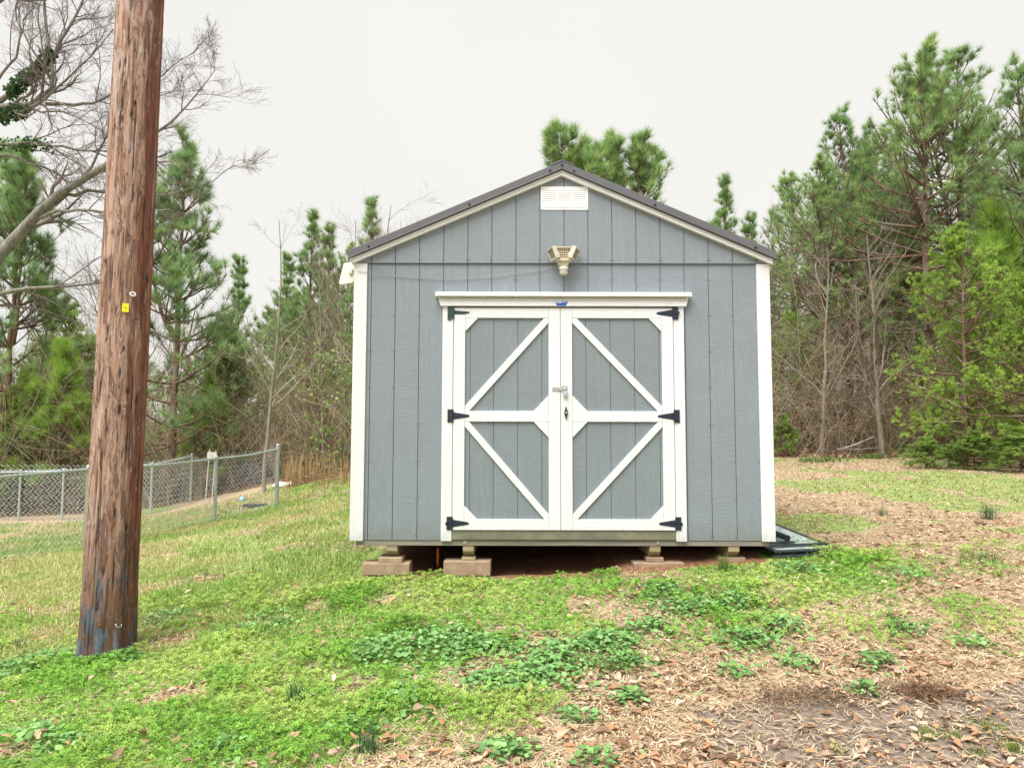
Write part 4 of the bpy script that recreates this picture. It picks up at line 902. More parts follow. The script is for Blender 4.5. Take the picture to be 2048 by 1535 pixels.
ro = np.random.default_rng(4)
a, ra, la = kids(LP_, LR, np.clip(LL, 1, 3.2), 15, .3, .99, .75, .42, 8, ro, .20, .035, .5, .0028)
b, rb2, lb = kids(a, ra, la, 8, .15, .98, .75, .6, 6, ro, .2, .03, .5, .0020); c, rc, lc = kids(b, rb2, lb, 5, .15, .98, .7, .55, 4, ro, .18, .03, .6, .0017)
tk = np.array([[ob[0]-.3, ob[1], ob[2]-.2], [ob[0]-.25, ob[1], ob[2]+2.2], [ob[0]-.1, ob[1], ob[2]+4.5], [ob[0]-.3, ob[1], ob[2]+7], [ob[0]-.2, ob[1], ob[2]+9.5]])
Vt, Ft, _ = join([tubes(tk[None], np.array([[.36, .30, .25, .18, .1]]), 14)]); obj_np('trunk', Vt, Ft, BARKO, oak, base=ob, smooth=True)
for lp, lr in zip(LP_, LR):
    V, F = tubes(lp[None], lr[None], 10); obj_np('limb', V, F, BARKO, oak, base=ob, smooth=True)
V, F, _ = join([tubes(a, ra, 5), tubes(b, rb2, 3), tubes(c, rc, 3)])
obj_np('twigs', V, F, TWIG, oak, base=ob, col=(np.array([[.20, .155, .145]])*(.7+.6*vn(V[:, 0]*3, V[:, 2]*3, 2))[:, None])); oak.children[-1]['kind'] = 'stuff' if len(oak.children) else None
LEAF4 = (np.array([(0, 0, 0), (.5, .42, .08), (1, 0, 0), (.5, -.42, .08)]), np.array([(0, 1, 2), (0, 2, 3)]))
iv = []
for li, s0, s1, n in ((8, .18, .52, 900), (7, .05, .5, 700), (5, .05, .55, 350)):
    s = ro.uniform(s0, s1, n); p, t = along(np.repeat(LP_[li][None], n, 0), s); q = np.cross(t, ro.standard_normal(t.shape)); q /= np.linalg.norm(q, axis=1, keepdims=True)
    rr = np.interp(s*15, range(16), LR[li]); iv.append(p+q*(rr+ro.uniform(.0, .07, n))[:, None])
iv = np.concatenate(iv); V, F, C = inst(*LEAF4, iv, rot(*(ro.random((3, len(iv)))*6.28)), ro.uniform(.04, .075, len(iv)), cols(ro, len(iv), [(.04, .10, .03), (.07, .15, .04), (.05, .11, .05)]))
obj_np('ivy', V, F, LEAFM, oak, base=ob, col=C)

# thicket of brush and brambles along the wood edge
rt = np.random.default_rng(12); N = 6000
bx_ = np.where(rt.random(N) < .5, rt.uniform(-16, -1.0, N), rt.uniform(3.5, 18, N)); by_ = np.where(bx_ < -5.2, 18.7, 17.5)+np.abs(rt.normal(0, 4.5, N)); bx_ = bx_*(by_/18)
keep = ~((bx_ > -5.2) & (bx_ < -3.6) & (by_ < 18.3)); bx_, by_ = bx_[keep], by_[keep]; N = len(bx_)
d0 = rt.normal(0, .45, (N, 3)); d0[:, 2] = 1; L = rt.uniform(.9, 3.4, N)+2.2*(rt.random(N) < .35); st = poly_from(np.stack([bx_, by_, H(bx_, by_)-.05], -1), d0, L, 6, rt, .15, -.11)
rs = rt.uniform(.004, .011, N)[:, None]*np.linspace(1, .35, 6)[None]; s2, r2, l2 = kids(st, rs, L, 3, .2, .98, .8, .42, 4, rt, .16, -.02, .6, .0028)
V1, F1 = tubes(st, rs, 3); V2, F2 = tubes(s2, r2, 3); tc_ = [(.30, .21, .15), (.40, .31, .24), (.48, .41, .33), (.24, .15, .10), (.34, .28, .16)]
C1 = cols(rt, N, tc_).repeat(18, 0); C2 = cols(rt, len(s2), tc_).repeat(12, 0); V, F, C = join([(V1, F1, C1), (V2, F2, C2)])
tag(obj_np('brush_thicket', V, F, TWIG, col=C), kind='stuff')
# low evergreen undergrowth leaves scattered through the thicket
N = 90000; ux = rt.uniform(-17, 18, N); uy = np.where(ux < -5.2, 19.0, 17.8)+np.abs(rt.normal(0, 5, N)); ux *= uy/18; dn = fbm(ux*.45, uy*.45, 70); keep = (dn > .5); ux, uy = ux[keep], uy[keep]; N = len(ux)
uz = H(ux, uy)+rt.random(N)**1.2*3.4*sstep(.5, .62, fbm(ux*.45, uy*.45, 70))
V, F, C = inst(*LEAF4, np.stack([ux, uy, uz], -1), rot(*(rt.random((3, N))*6.28)), rt.uniform(.05, .11, N), cols(rt, N, [(.18, .34, .08), (.26, .40, .09), (.15, .26, .08), (.33, .44, .12), (.40, .28, .13)]))
tag(obj_np('undergrowth_leaves', V, F, LEAFM, col=C), kind='stuff')

# ------------------------------------------------------------------ fences
def fence(pts, ht, label, pitch=.085, wr=.0055, post_r=.028, knuck=True, cap=None, sag=0):
    base = (pts[0][0], pts[0][1], Hs(*pts[0])); f_ = thing('chain_link_fence', label, 'fence', base)
    tops = []
    for i, (x, y) in enumerate(pts):
        z = Hs(x, y); r = post_r*(1.35 if cap == i else 1); ex = .04 if cap == i else 0
        MB().tube([(x, y, z-.1), (x, y, z+ht+ex)], r, 12).tube([(x, y, z+ht+ex+.0005), (x, y, z+ht+ex+.02), (x, y, z+ht+ex+.035)], [r*1.12, r*1.05, r*.4], 12).build('post', GALV, f_)
        if i % 1 == 0: MB().tube([(x, y, z+ht*.35), (x, y, z+ht*.35+.02)], r*1.15, 12).tube([(x, y, z+ht*.78), (x, y, z+ht*.78+.02)], r*1.15, 12).build('tie_band', ZINC, f_)
        tops.append((x, y, z+ht-.03))
    for a_, b_ in zip(tops[:-1], tops[1:]):
        mid = [(a_[k]+b_[k])/2 for k in range(3)]; mid[2] -= sag; MB().tube([a_, mid, b_], post_r*.72, 10).build('top_rail', GALV, f_)
    # mesh: every wire is a bent zigzag standing between the rail and the ground
    P_ = []; 
    for (x0, y0), (x1, y1) in zip(pts[:-1], pts[1:]):
        L_ = math.hypot(x1-x0, y1-y0); n = int(L_/pitch); K = 2*int(ht/pitch)+2
        for i in range(n):
            zz_ = np.linspace(0, ht+.015, K)
            sgn = (np.arange(K) % 2)-.5
            s = (i+.5+sgn*1.04)*pitch/L_; x = x0+(x1-x0)*s; y = y0+(y1-y0)*s
            g = Hs(x0+(x1-x0)*(i+.5)/n, y0+(y1-y0)*(i+.5)/n); nx_, ny_ = -(y1-y0)/L_, (x1-x0)/L_
            tz = tops[0][2]; off = -post_r-.004+.0035*((np.arange(K)//1) % 2)
            P_.append(np.stack([x+nx_*off, y+ny_*off, g+zz_+.01], -1))
    Ks = {len(p) for p in P_}; V, F, _ = join([tubes(np.array([p for p in P_ if len(p) == k_]), np.full((sum(len(p) == k_ for p in P_), k_), wr), 3) for k_ in Ks])
    o = obj_np('wire_mesh', V, F, WIRE, f_, base=base); o['kind'] = 'stuff'
    return f_
fence([(-4.74, 15.0), (-5.42, 13.6), (-6.05, 10.6), (-6.75, 7.7), (-7.4, 4.9)], 1.18, 'near chain link fence with tall corner post, running behind the utility pole', cap=0, sag=.03)
fence([(P(413, 0, 18.5)[0], 18.5), (P(338, 0, 17.6)[0], 17.6), (P(170, 0, 17.8)[0], 17.8), (P(88, 0, 18)[0], 18), (P(-60, 0, 18.2)[0], 18.2), (P(-260, 0, 18.4)[0], 18.4)], 1.2, 'farther chain link fence beyond the near one backing onto the woods', pitch=.11, wr=.0055)

# ------------------------------------------------------------------ junk in the yard
def crumple(w, d, h, n, seed, mat, name, loc, label, cat, rz=0):
    r = np.random.default_rng(seed); u, v = np.meshgrid(np.linspace(-.5, .5, n), np.linspace(-.5, .5, n)); e = np.clip(1-4*np.maximum(u**2, v**2), 0, 1)**.5
    z = h*e*(.35+.9*fbm(u*5+seed, v*5, seed))
    V = np.stack([u*w*(1+.2*(vn(v*4, u*3, seed)-.5)), v*d*(1+.2*(vn(u*4, v*3, seed+1)-.5)), z], -1).reshape(-1, 3); I = (np.arange(n-1)[:, None]*n+np.arange(n-1)[None]).ravel()
    B = V.copy(); B[:, 2] -= .012; F = np.stack([I, I+1, I+n+1, I+n], -1); VV = np.r_[V, B]; FF = np.r_[F, F[:, ::-1]+n*n]
    o = obj_np(name, VV, FF, mat); o.location = loc; o.rotation_euler = (0, 0, rz); return tag(o, label, cat)
p = P(375, 965, 21); x, y = p[0], 21.0
crumple(1.7, 1.0, .75, 14, 3, m_plain('grey_tarp', (.16, .16, .20), .6, 0, .3, 8, .2), 'tarp', (x, y, Hs(x, y)), 'dark grey tarp heap behind the farther fence', 'tarp')
p = P(500, 940, 19.8); crumple(1.1, .8, .75, 12, 5, m_plain('black_tarp', (.03, .03, .04), .5), 'tarp', (p[0], 19.8, Hs(p[0], 19.8)), 'black heap behind the corner panel of the near fence', 'tarp')
p = G(600, 952); crumple(.55, .35, .13, 9, 9, m_plain('white_scrap', (.75, .73, .68), .6), 'white_scrap', (p[0], 17.6, Hs(p[0], 17.6)), 'crumpled white scrap lying at the wood edge left of the shed', 'scrap', .3)
p = P(485, 974, 16.6); crumple(.12, .1, .09, 6, 11, m_plain('blue_scrap', (.22, .42, .62), .5), 'blue_scrap', (p[0], 16.6, Hs(p[0], 16.6)+.05), 'small pale blue scrap in the grass behind the fence', 'scrap')
p = G(512, 1014); q_ = MB().box(-.24, .24, -.1, .1, 0, .06); o = q_.build('slab', m_plain('dark_slab', (.06, .065, .07), .8), None, bevel=.006); o.location = (p[0], p[1], p[2]); o.rotation_euler = (0, 0, .15); tag(o, 'dark flat slab at the foot of the near fence', 'slab')
p = P(424, 905, 18.2); o = MB().box(-.10, .12, -.02, -.001, -.16, .0).box(-.07, -.05, 0, .03, -1.3, .06).box(.08, .10, 0, .03, -1.3, .03).build('white_board', m_plain('peeling_board', (.62, .58, .56), .8, 0, .3, 30), None, bevel=.003); o.location = (p[0], 18.2, p[2]); o.rotation_euler = (0, .05, .1); tag(o, 'peeling white board on two thin stakes sticking up behind the fence', 'board')
p = P(192, 965, 11.4); o = MB().box(-.05, .13, -.05, .05, -1.0, .17).build('timber_post', m_bark('old_grey_post', (.16, .13, .115), (.33, .29, .26), 4, 30), None, bevel=.012); o.location = (p[0], 11.4, p[2]); tag(o, 'old grey timber post left of the utility pole behind the near fence', 'post')
# bleached fallen branches in the wood on the right
for (a1, b1_, w) in (((1676, 898), (1748, 871), .02), ((1675, 896), (1760, 893), .018)):
    pa, pb_ = P(*a1, 18.0), P(*b1_, 17.6 if b1_[1] < 880 else 18.3); mid = (pa+pb_)/2+[0, 0, -.03]
    zo = max(0, Hs(pa[0], pa[1])+.02-pa[2]); o = MB().tube([pa+[0, 0, zo], mid+[0, 0, zo], pb_+[0, 0, zo]], [w, w*.9, w*.5], 7).build('fallen_branch', m_plain('bleached_wood', (.55, .52, .5), .8), None, base=pa)
    tag(o, 'bleached fallen branch %s at the wood edge' % ('propped up at an angle' if w == .02 else 'lying flat'), 'branch')
# stacked window panels beside the shed
c1, c2, c3, c4 = G(1551, 1117), G(1668, 1106), G(1556, 1066), G(1490, 1092)
FR = m_plain('dark_blue_frame', (.03, .038, .05), .4, .4, .3, 30, .1); GL = NT('mottled_glass'); v_ = GL.coord('Object', (5, 14, 5)); f_ = GL.noise(v_, 3, 6, .7, .8)
GL.P(Base__Color=GL.mix(GL.ramp(f_, [(.4, 0.0), (.62, 1.0)]), (.20, .27, .28), (.62, .70, .69)), Roughness=.35, Normal=GL.bump(f_, .2, .01)); GL = GL.m  # pane colour mottled by noise between dark and pale teal
wp = thing('window_panel', 'large mottled glass panel in a dark frame lying on the ground right of the shed', 'window panel', tuple(c1))
ux_ = (c2-c1)[:2]; ux_ = ux_/np.linalg.norm(ux_); uy_ = np.array([-ux_[1], ux_[0]]); Wp = np.linalg.norm((c2-c1)[:2])*1.12; Lp = 1.75
_c = lambda a, b: Hs(*(c1[:2]+ux_*a+uy_*b))
ZN = max(_c(t*Wp, 0) for t in (0, .5, 1))+.022; ZF = max(_c(t*Wp, Lp) for t in (0, .5, 1))+.13; ZM = max(_c(t*Wp, Lp*.5) for t in (0, .5, 1))+.04; ZN = max(ZN, 2*ZM-ZF)
def wl(a, b, z=0): 
    q = c1[:2]+ux_*a+uy_*b; return (q[0], q[1], ZN+(ZF-ZN)*b/Lp+z)
def flat(mb, a0, a1, b0, b1, z0_, z1_):
    vs = [wl(a, b, z) for a in (a0, a1) for b in (b0, b1) for z in (z0_, z1_)]; return mb.add(vs, [(0, 1, 3, 2), (4, 6, 7, 5), (0, 4, 5, 1), (2, 3, 7, 6), (0, 2, 6, 4), (1, 5, 7, 3)])
for a0, a1, b0, b1 in ((0, Wp, 0, .05), (0, Wp, Lp-.05, Lp), (0, .05, .051, Lp-.051), (Wp-.05, Wp, .051, Lp-.051)): flat(MB(), a0, a1, b0, b1, 0, .014).build('frame_bar', FR, wp, bevel=.003)
flat(MB(), .0505, Wp-.0505, .0505, Lp-.0505, .006, .0125).build('pane', GL, wp)
for i, (b0, z_, x0_, x1_) in enumerate(((-.05, -.02, -.02, Wp+.13), (.10, .024, .03, Wp-.02), (.19, .024, .0, Wp-.3))):
    o = flat(MB(), x0_, x1_, b0, b0+.035, z_, z_+.012).build('metal_strip', FR, None, bevel=.004, base=wl(x0_, b0))
    tag(o, ('front dark metal strip lying on the ground along the glass panel', 'dark metal strip lying on the near edge of the glass panel', 'second dark metal strip lying across the glass panel')[i], 'metal strip', 'metal strips on the window panel')
pA_, pB_ = P(1536, 1092, 6.75), P(1577, 1099, 6.45); zz0 = wl(.1, .3)[2]+.05
o = MB().tube([(pA_[0], pA_[1], zz0+.03), (pB_[0], pB_[1], zz0)], .028, 10).build('dark_tube', FR, None, base=tuple(pB_)); tag(o, 'thick dark tube lying on the glass panel beside the shed corner', 'tube')

# ------------------------------------------------------------------ ground cover
rg = np.random.default_rng(99)
def shedfree(x, y): return ~((x > XL-.02) & (x < XR+.02) & (y > FY-.02) & (y < BY)) & ((x-pb[0])**2+(y-pb[1])**2 > .04)
def scatter(n, x0, x1, y0, y1, power=1.0):
    """points in the view wedge, denser near the camera"""
    y = y0+(y1-y0)*rg.random(n)**power; x = rg.uniform(-1, 1, n)*(.78*y+1.9); k = (x > x0) & (x < x1); x, y = x[k], y[k]; k = shedfree(x, y); return x[k], y[k]
mound = lambda x, y: sstep(.42, .66, fbm(x*2.6, y*2.6, 31))
lush = lambda x, y: sstep(.45, .55, fbm(x*.8+3, y*.8, 33))
# chickweed: tiny bright leaves in low mounds
x, y = scatter(300000, -9, 9, 3.0, 6.7, 1.0); gm = green_mask(x, y); fr = 1-sstep(5.2, 6.6, y)*(x < -1.6)*.8
k = (rg.random(len(x)) < gm**1.2*fr*(.42+.58*mound(x, y))) & (rg.random(len(x)) < 1-.95*soil_mask(x, y)) & (red_mask(x, y) < .35); x, y = x[k], y[k]; n = len(x)
mh = .012+.055*mound(x, y)*rg.random(n)**.7; zc = H(x, y)+mh; hue = fbm(x*1.5, y*1.5, 44)
TL = []; tf = []; a0 = 0
for i in range(4):
    th = i*PI/2+.3; c_, s_ = math.cos(th), math.sin(th); R_ = np.array([[c_, -s_, 0], [s_, c_, 0], [0, 0, 1]]); lv = LEAF4[0]*np.array([1, .9, 1])+[.12, 0, .05]
    lv = lv.copy(); lv[:, 2] += .25*lv[:, 0]*(i % 2); TL.append(lv@R_.T); tf.append(LEAF4[1]+4*i)
TL = np.concatenate(TL); tf = np.concatenate(tf)
chA = cols(rg, n, [(.20, .40, .05), (.26, .46, .07), (.16, .34, .055)], .16); chB = cols(rg, n, [(.36, .51, .10), (.42, .51, .14), (.30, .46, .10)], .16)
w = sstep(.42, .6, hue)[:, None]; ch = chA*(1-w)+chB*w; sz = rg.uniform(.0075, .0155, n)*(1+.12*(y-3.4))
V, F, C = inst(TL, tf, np.stack([x, y, zc], -1), rot(rg.random(n)*6.28, rg.normal(0, .45, n), rg.normal(0, .45, n)), sz, ch)
tag(obj_np('chickweed', V, F, LEAFM, col=C), kind='stuff')
# fine grass
def blades(x, y, h, w, lean, col, droop=.5):
    n = len(x); z = H(x, y)-.003; a = rg.random(n)*2*PI; f = rg.random(n)*2*PI; l = lean*rg.random(n); dx, dy = np.cos(a)*l, np.sin(a)*l; sx, sy = np.cos(f)*w/2, np.sin(f)*w/2
    V = np.empty((n, 5, 3)); V[:, 0] = np.stack([x-sx, y-sy, z], -1); V[:, 1] = np.stack([x+sx, y+sy, z], -1)
    V[:, 2] = np.stack([x+dx*h*.45-sx*.8, y+dy*h*.45-sy*.8, z+h*.6], -1); V[:, 3] = V[:, 2]+np.stack([sx*1.6, sy*1.6, 0*z], -1)
    V[:, 4] = np.stack([x+dx*h*(1+droop), y+dy*h*(1+droop), z+h*(1-.35*l)], -1)
    F = np.array([(0, 1, 3), (0, 3, 2), (2, 3, 4)])[None]+(np.arange(n)*5)[:, None, None]
    C = np.repeat(col[:, None], 5, 1)*np.array([.8, .8, 1, 1, 1.15])[None, :, None]; return V.reshape(-1, 3), F.reshape(-1, 3), C.reshape(-1, 3)
GR = [(.18, .33, .06), (.24, .39, .08), (.31, .44, .11), (.38, .45, .14)]; GY = [(.46, .48, .19), (.56, .49, .28), (.39, .45, .13), (.52, .50, .22)]
x, y = scatter(235000, -14, -1.0, 5.0, 17.5, 1.35); g2 = fbm(x*1.1, y*1.1, 61); k = (rg.random(len(x)) < .35+.9*sstep(.35, .6, g2)*1.0) & (wood_mask(x, y) < .6) & (red_mask(x, y) < .4); x, y, g2 = x[k], y[k], g2[k]; n = len(x)
q = sstep(.40, .60, fbm(x*.9+9, y*.9, 62))[:, None]; cg = cols(rg, n, GR, .15)*(1-q)+cols(rg, n, GY, .15)*q
parts = [blades(x, y, rg.uniform(.03, .075, n)*(1+.02*y), .0022+.0008*y, .9, cg)]
x, y = scatter(46000, 1.6, 14, 5.2, 17.6, 1.25); k = rg.random(len(x)) < .05+green_mask(x, y); x, y = x[k], y[k]; n = len(x); parts.append(blades(x, y, rg.uniform(.02, .055, n), .0022+.0008*y, 1.0, cols(rg, n, [(.12, .20, .05), (.17, .24, .07), (.26, .27, .11)], .15)))
x, y = scatter(30000, -9, 9, 3.0, 6.4, 1.0); k = (rg.random(len(x)) < green_mask(x, y)*.5) & (red_mask(x, y) < .3); x, y = x[k], y[k]; n = len(x); parts.append(blades(x, y, rg.uniform(.03, .075, n), .0028, .9, cols(rg, n, GR, .15)))
V, F, C = join(parts); tag(obj_np('grass', V, F, LEAFM, col=C), kind='stuff')
# dead straw lying on the ground
x, y = scatter(225000, -9, 14, 2.9, 17.5, 1.7); gm = green_mask(x, y); k = (rg.random(len(x)) < np.maximum(1-gm*.9, .22)*(1-.78*soil_mask(x, y))) & (wood_mask(x, y) < .7) & (red_mask(x, y) < .5); x, y = x[k], y[k]; n = len(x)
a = rg.random(n)*2*PI; L = rg.uniform(.03, .10, n)*(1+.03*y); wv = .0020+.0006*y; dx, dy = np.cos(a)*L/2, np.sin(a)*L/2; z = H(x, y)+.004+.012*rg.random(n); bend = rg.normal(0, .25, n)
V = np.empty((n, 6, 3)); ox, oy = -np.sin(a)*wv/2, np.cos(a)*wv/2
for j, t_ in enumerate((-1, 0, 1)):
    cx_, cy3, cz = x+dx*t_+(-dy*bend if t_ == 0 else 0), y+dy*t_+(dx*bend if t_ == 0 else 0), z+(.012*rg.random(n) if t_ == 0 else rg.normal(0, .004, n))
    V[:, 2*j] = np.stack([cx_-ox, cy3-oy, cz], -1); V[:, 2*j+1] = np.stack([cx_+ox, cy3+oy, cz], -1)
F = np.array([(0, 1, 3, 2), (2, 3, 5, 4)])[None]+(np.arange(n)*6)[:, None, None]
cs = cols(rg, n, [(.62, .50, .33), (.50, .38, .24), (.70, .58, .41), (.32, .22, .13)], .15)
tag(obj_np('dead_straw', V.reshape(-1, 3), F.reshape(-1, 4), DRY, col=cs.repeat(6, 0)), kind='stuff')
# standing dead grass tussocks in pale patches
PT = [(905, 1193, .16, 400), (1370, 1155, .14, 350), (1270, 1152, .12, 300), (1340, 1310, .12, 150), (1060, 1400, .2, 420), (880, 1480, .2, 260), (1210, 1165, .1, 200), (750, 1185, .15, 160), (1120, 1185, .1, 150), (1420, 1440, .3, 400), (1300, 1500, .3, 350)]
parts = []
for px, py, r, n in PT:
    c_ = G(px, py); x = c_[0]+rg.normal(0, r, n); y = c_[1]+rg.normal(0, r*.7, n); parts.append(blades(x, y, rg.uniform(.02, .06, n), .003, 1.2, cols(rg, n, [(.52, .38, .24), (.60, .47, .32), (.38, .25, .14)], .12)))
V, F, C = join(parts); tag(obj_np('dead_grass_tussocks', V, F, DRY, col=C), kind='stuff')
# deadnettle: larger heart-shaped blue-green leaves in patches
hv = [(0, 0, 0)]; hn = 9
for i in range(hn):
    t = 2*PI*i/hn; r = .5*(1-.16*math.cos(t))*(1+.06*((i % 2)*2-1)); hv.append((r*math.cos(t)+.42 if t != PI else .0, r*.95*math.sin(t), .10*abs(math.sin(t))-.1*max(0, math.cos(t))))
hv[0] = (.42, 0, 0); HV = np.array(hv); HF = np.array([(0, 1+i, 1+(i+1) % hn) for i in range(hn)]); htc = np.array([1.0]+[1.08 if i % 2 else .92 for i in range(hn)])
DP = [(190, 1318, .16, 130), (110, 1325, .25, 200), (330, 1240, .22, 160), (250, 1322, .1, 60), (880, 1290, .32, 520), (760, 1310, .28, 380), (960, 1300, .2, 260), (1120, 1320, .30, 560), (1210, 1290, .22, 320), (1080, 1360, .22, 330), (1000, 1370, .2, 260), (1250, 1330, .12, 120), (1500, 1285, .18, 280), (1570, 1255, .14, 170),
      (1380, 1220, .22, 330), (1480, 1210, .2, 260), (1330, 1190, .2, 240), (1600, 1140, .16, 150), (1300, 1260, .14, 160), (1730, 1385, .07, 50), (1010, 1510, .12, 130), (1160, 1440, .08, 60), (1260, 1400, .08, 70), (800, 1400, .2, 220),
      (60, 1340, .3, 300), (150, 1500, .2, 120), (540, 1250, .3, 160), (1810, 1260, .12, 90), (1760, 1325, .1, 80), (1810, 1150, .2, 110), (1950, 1290, .1, 60), (1590, 1330, .1, 70), (700, 1470, .15, 90), (450, 1500, .2, 90), (1190, 1530, .1, 60), (60, 1480, .25, 130), (1470, 1350, .08, 50)]
pos = []
for px, py, r, n in DP:
    c_ = G(px, py); n = int(n*1.1); k9 = 1+.9*(rg.random(n) < .3); xx = c_[0]+rg.normal(0, r*.55, n)*k9; yy = c_[1]+rg.normal(0, r*.45, n)*k9; d_ = np.hypot(xx-c_[0], yy-c_[1]); pos.append(np.stack([xx, yy, .015+.06*np.exp(-(d_/r)**2)*rg.random(n)**.6], -1))
pos = np.concatenate(pos); k = shedfree(pos[:, 0], pos[:, 1]); pos = pos[k]; n = len(pos); pos[:, 2] += H(pos[:, 0], pos[:, 1])
V, F, C = inst(HV, HF, pos, rot(rg.random(n)*6.28, rg.normal(.1, .3, n), rg.normal(0, .3, n)), rg.uniform(.016, .040, n), cols(rg, n, [(.17, .35, .10), (.22, .42, .14), (.13, .28, .08), (.28, .47, .17)], .14), htc)
tag(obj_np('deadnettle_leaves', V, F, LEAFM, col=C), kind='stuff')
# fallen leaves: the nearest ones singly, the rest as one litter layer
def leaf_template(seed):
    r = np.random.default_rng(seed); nU, nV = 5, 3; V = []; cu, cv = r.uniform(-.9, 1.1), r.uniform(.3, 1.1)*r.choice([-1, 1], p=[.2, .8]); wd = r.uniform(.32, .46)
    for i in range(nU):
        u = i/(nU-1); w = wd*math.sin(PI*min(max(u*.92+.04, 0), 1))**.8*(1+.1*r.normal())
        for j in range(nV): v = (j/(nV-1)-.5)*2; V.append((u-.5, v*w/2*1.1, cu*(u-.5)**2*.5+cv*(v*w)**2*1.0+.02*r.normal()))
    F = [(i*nV+j, i*nV+j+1, (i+1)*nV+j+1, (i+1)*nV+j) for i in range(nU-1) for j in range(nV-1)]; return np.array(V), np.array(F)
LT = [leaf_template(300+i) for i in range(8)]
LC = [(.46, .29, .17), (.36, .20, .11), (.52, .37, .25), (.22, .125, .08), (.42, .30, .22), (.46, .25, .12), (.58, .45, .34), (.28, .16, .10)]
def litter_density(x, y):
    g = green_mask(x, y); return (1-g)*(.25+.75*sstep(.4, .6, fbm(x*1.4, y*1.4, 88)))*(1-.6*soil_mask(x, y))+.035
x, y = scatter(44000, -9, 14, 2.9, 17.5, 1.9); k = (rg.random(len(x)) < litter_density(x, y)*np.where(y > 8, .6, 1)) & (red_mask(x, y) < .6); x, y = x[k], y[k]; n = len(x)
o_ = np.argsort(np.hypot(x, y)); x, y = x[o_], y[o_]; sz = rg.uniform(.032, .085, n)*rg.uniform(.7, 1, n); R = rot(rg.random(n)*6.28, rg.normal(0, .24, n), rg.normal(0, .28, n)); z = H(x, y)+.012+.012*rg.random(n)+np.where(green_mask(x, y) > .5, .03, 0); vid = rg.integers(0, 8, n); lc = cols(rg, n, LC, .15)
infr = np.abs(x) < .70*y; near = np.where(infr & (y > 3.25))[0][:300]; rest = np.setdiff1d(np.arange(n), near); parts = []
for v in range(8):
    m = rest[vid[rest] == v]; parts.append(inst(LT[v][0], LT[v][1], np.stack([x[m], y[m], z[m]], -1), R[m], sz[m], lc[m]))
V, F, C = join(parts); tag(obj_np('leaf_litter', V, F, DRY, col=C, smooth=True), kind='stuff')
lms = []
for v in range(8):
    for q in range(3): c_ = LC[(v+q*3) % 8]; lms.append(mesh_np('fallen_leaf', LT[v][0], LT[v][1], DRY, col=np.tile(np.array([c_]), (len(LT[v][0]), 1)), smooth=True))
for i in near:
    o = bpy.data.objects.new('fallen_leaf', lms[vid[i]*3+i % 3]); link(o, ground); o.matrix_local = Matrix.Translation((x[i], y[i], z[i])) @ Matrix(R[i].tolist()).to_4x4() @ Matrix.Scale(sz[i], 4)
# broken leaf crumbs between the larger leaves
x_, y_ = scatter(36000, -9, 9, 2.9, 8.5, 1.2); k_ = (rg.random(len(x_)) < litter_density(x_, y_)) & (red_mask(x_, y_) < .6); x_, y_ = x_[k_], y_[k_]; n_ = len(x_)
V, F, C = inst(*LEAF4, np.stack([x_, y_, H(x_, y_)+.006+.008*rg.random(n_)], -1), rot(rg.random(n_)*6.28, rg.normal(0, .3, n_), rg.normal(0, .3, n_)), rg.uniform(.008, .034, n_), cols(rg, n_, LC, .2))
tag(obj_np('leaf_crumbs', V, F, DRY, col=C), kind='stuff')
# leaf litter on the forest floor
n = 24000; x = rg.uniform(-17, 18, n); y = np.where(x < -6, 19, 17)+np.abs(rg.normal(0, 4.5, n)); x *= y/18; v = 0; k = wood_mask(x, y) > .3; x, y = x[k], y[k]; n = len(x)
V, F, C = inst(*LEAF4, np.stack([x, y, H(x, y)+.02], -1), rot(rg.random(n)*6.28, rg.normal(0, .5, n), rg.normal(0, .5, n)), rg.uniform(.06, .12, n), cols(rg, n, LC[:5], .15)*.8)
tag(obj_np('forest_litter', V, F, DRY, col=C), kind='stuff')
# separate grass and onion tufts that stand out
TU = [(1449, 1140, .15, .03, 90, 'tall green grass tuft against the rightmost shed skid', 0), (1766, 1030, .11, .03, 60, 'dark green tuft in the straw right of the shed', 1), (1977, 1036, .20, .04, 110, 'largest dark green tuft near the right edge', 1),
      (1965, 1118, .10, .10, 180, 'wide low grass clump on the right', 0), (590, 1410, .16, .03, 70, 'wispy blue-green onion tuft in the chickweed right of the pole', 1), (735, 1510, .17, .03, 60, 'onion tuft at the bottom edge left of the bare leaves', 1),
      (805, 1255, .12, .07, 150, 'grass clump between pole and blocks in front of the shed', 0), (1235, 1345, .11, .06, 120, 'grass clump growing out of the deadnettle in the foreground', 0), (37, 1300, .10, .03, 40, 'thin grass tuft left of the utility pole', 1),
      (1850, 1470, .05, .04, 90, 'bright little grass tuft leftmost on the bare soil', 2), (1975, 1455, .05, .06, 130, 'bright spreading grass tuft on the bare soil near the right edge', 2), (1675, 1500, .04, .03, 60, 'tiny bright grass tuft on the straw at the bottom', 2),
      (2030, 1500, .06, .04, 90, 'bright grass tuft in the bottom right corner', 2), (1960, 1505, .04, .03, 60, 'small bright grass tuft just above the bottom edge', 2), (1905, 1470, .045, .03, 60, 'small bright grass tuft between two larger ones on bare soil', 2),
      (1640, 922, .16, .25, 260, 'green grass clump at the wood edge nearest the shed', 0), (1745, 915, .15, .25, 240, 'green grass clump at the wood edge under the forked tree', 0)]
TC = [[(.10, .19, .04), (.15, .25, .06), (.07, .15, .04)], [(.06, .14, .07), (.09, .18, .09)], [(.16, .28, .035), (.22, .34, .05)]]
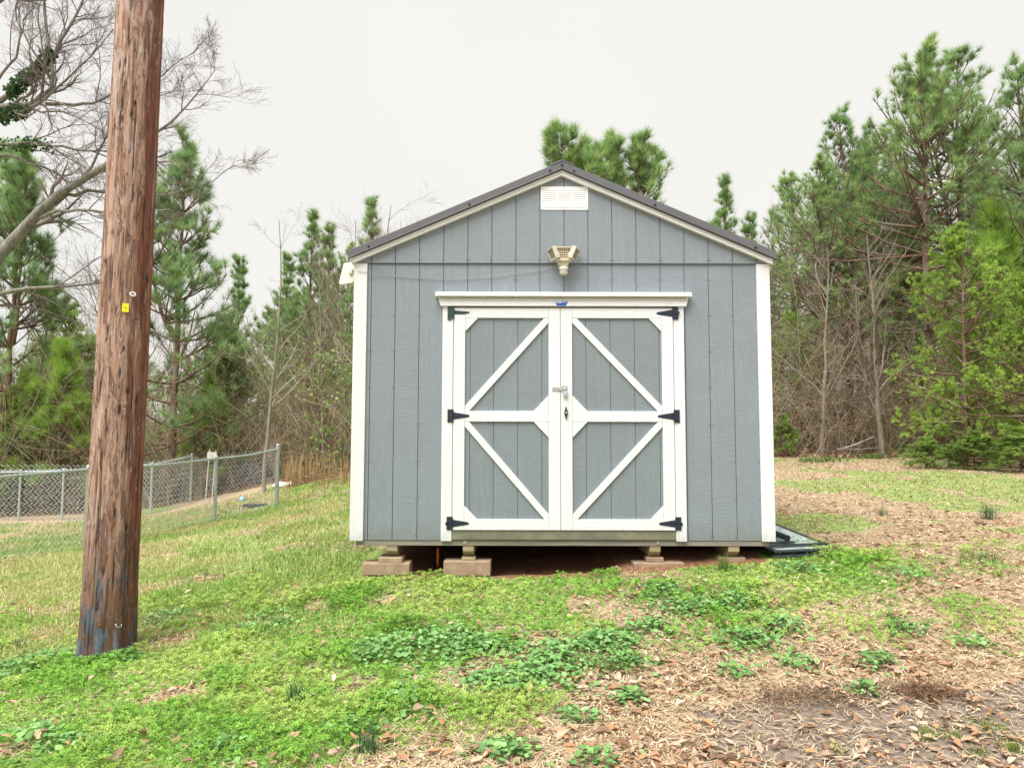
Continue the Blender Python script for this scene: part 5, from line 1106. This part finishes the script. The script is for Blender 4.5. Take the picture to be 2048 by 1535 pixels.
for px, py, h, r, n, lab, ci in TU:
    c_ = G(px, py); x = c_[0]+rg.normal(0, r, n); y = c_[1]+rg.normal(0, r*.7, n); V, F, C = blades(x, y, h*rg.uniform(.5, 1.1, n), .0035 if c_[1] < 9 else .012, .55 if ci != 1 else .35, cols(rg, n, TC[ci], .12))
    o = obj_np('grass_tuft', V-c_, F, LEAFM, col=C); o.location = c_; tag(o, lab, 'grass tuft', kind='stuff')
# orange broomsedge by the wood edge
for px, yd, lab in ((592, 17.2, 'orange broomsedge clump left of the white scrap'), (655, 16.8, 'tallest orange broomsedge clump left of the shed'), (700, 16.6, 'orange broomsedge clump touching the left wall of the shed'), (630, 17.6, 'thin orange broomsedge clump behind the white scrap'), (575, 18.3, 'orange broomsedge clump right of the fence corner post')):
    c_ = np.array(at(px, yd, 0)); n = 60; x = c_[0]+rg.normal(0, .13, n); y = c_[1]+rg.normal(0, .13, n); V, F, C = blades(x, y, rg.uniform(.35, .95, n), .011, .22, cols(rg, n, [(.46, .30, .16), (.52, .37, .22), (.36, .23, .12)], .12), .2)
    o = obj_np('broomsedge_clump', V-c_, F, DRY, col=C); o.location = c_; tag(o, lab, 'dry grass', 'broomsedge clumps at the wood edge')
# dug-up root clods on the bare soil
for px, py, s, lab in ((1600, 1398, .16, 'tangle of dead brown roots on bare soil'), (1855, 1388, .09, 'smaller clod of dead roots toward the right edge')):
    c_ = G(px, py); n = 420; p0 = np.stack([c_[0]+rg.normal(0, s, n), c_[1]+rg.normal(0, s*.5, n), c_[2]+.01+rg.random(n)*.03], -1); d_ = rg.normal(0, 1, (n, 3)); d_[:, 2] *= .4
    pt = poly_from(p0, d_, rg.uniform(.03, .09, n), 5, rg, .6, 0); V, F = tubes(pt, np.full((n, 5), .0016), 3); C = cols(rg, n, [(.20, .12, .07), (.12, .07, .04), (.30, .20, .12)]).repeat(15, 0)
    o = obj_np('root_clod', V-c_, F, TWIG, col=C); o.location = c_; tag(o, lab, 'roots', kind='stuff')
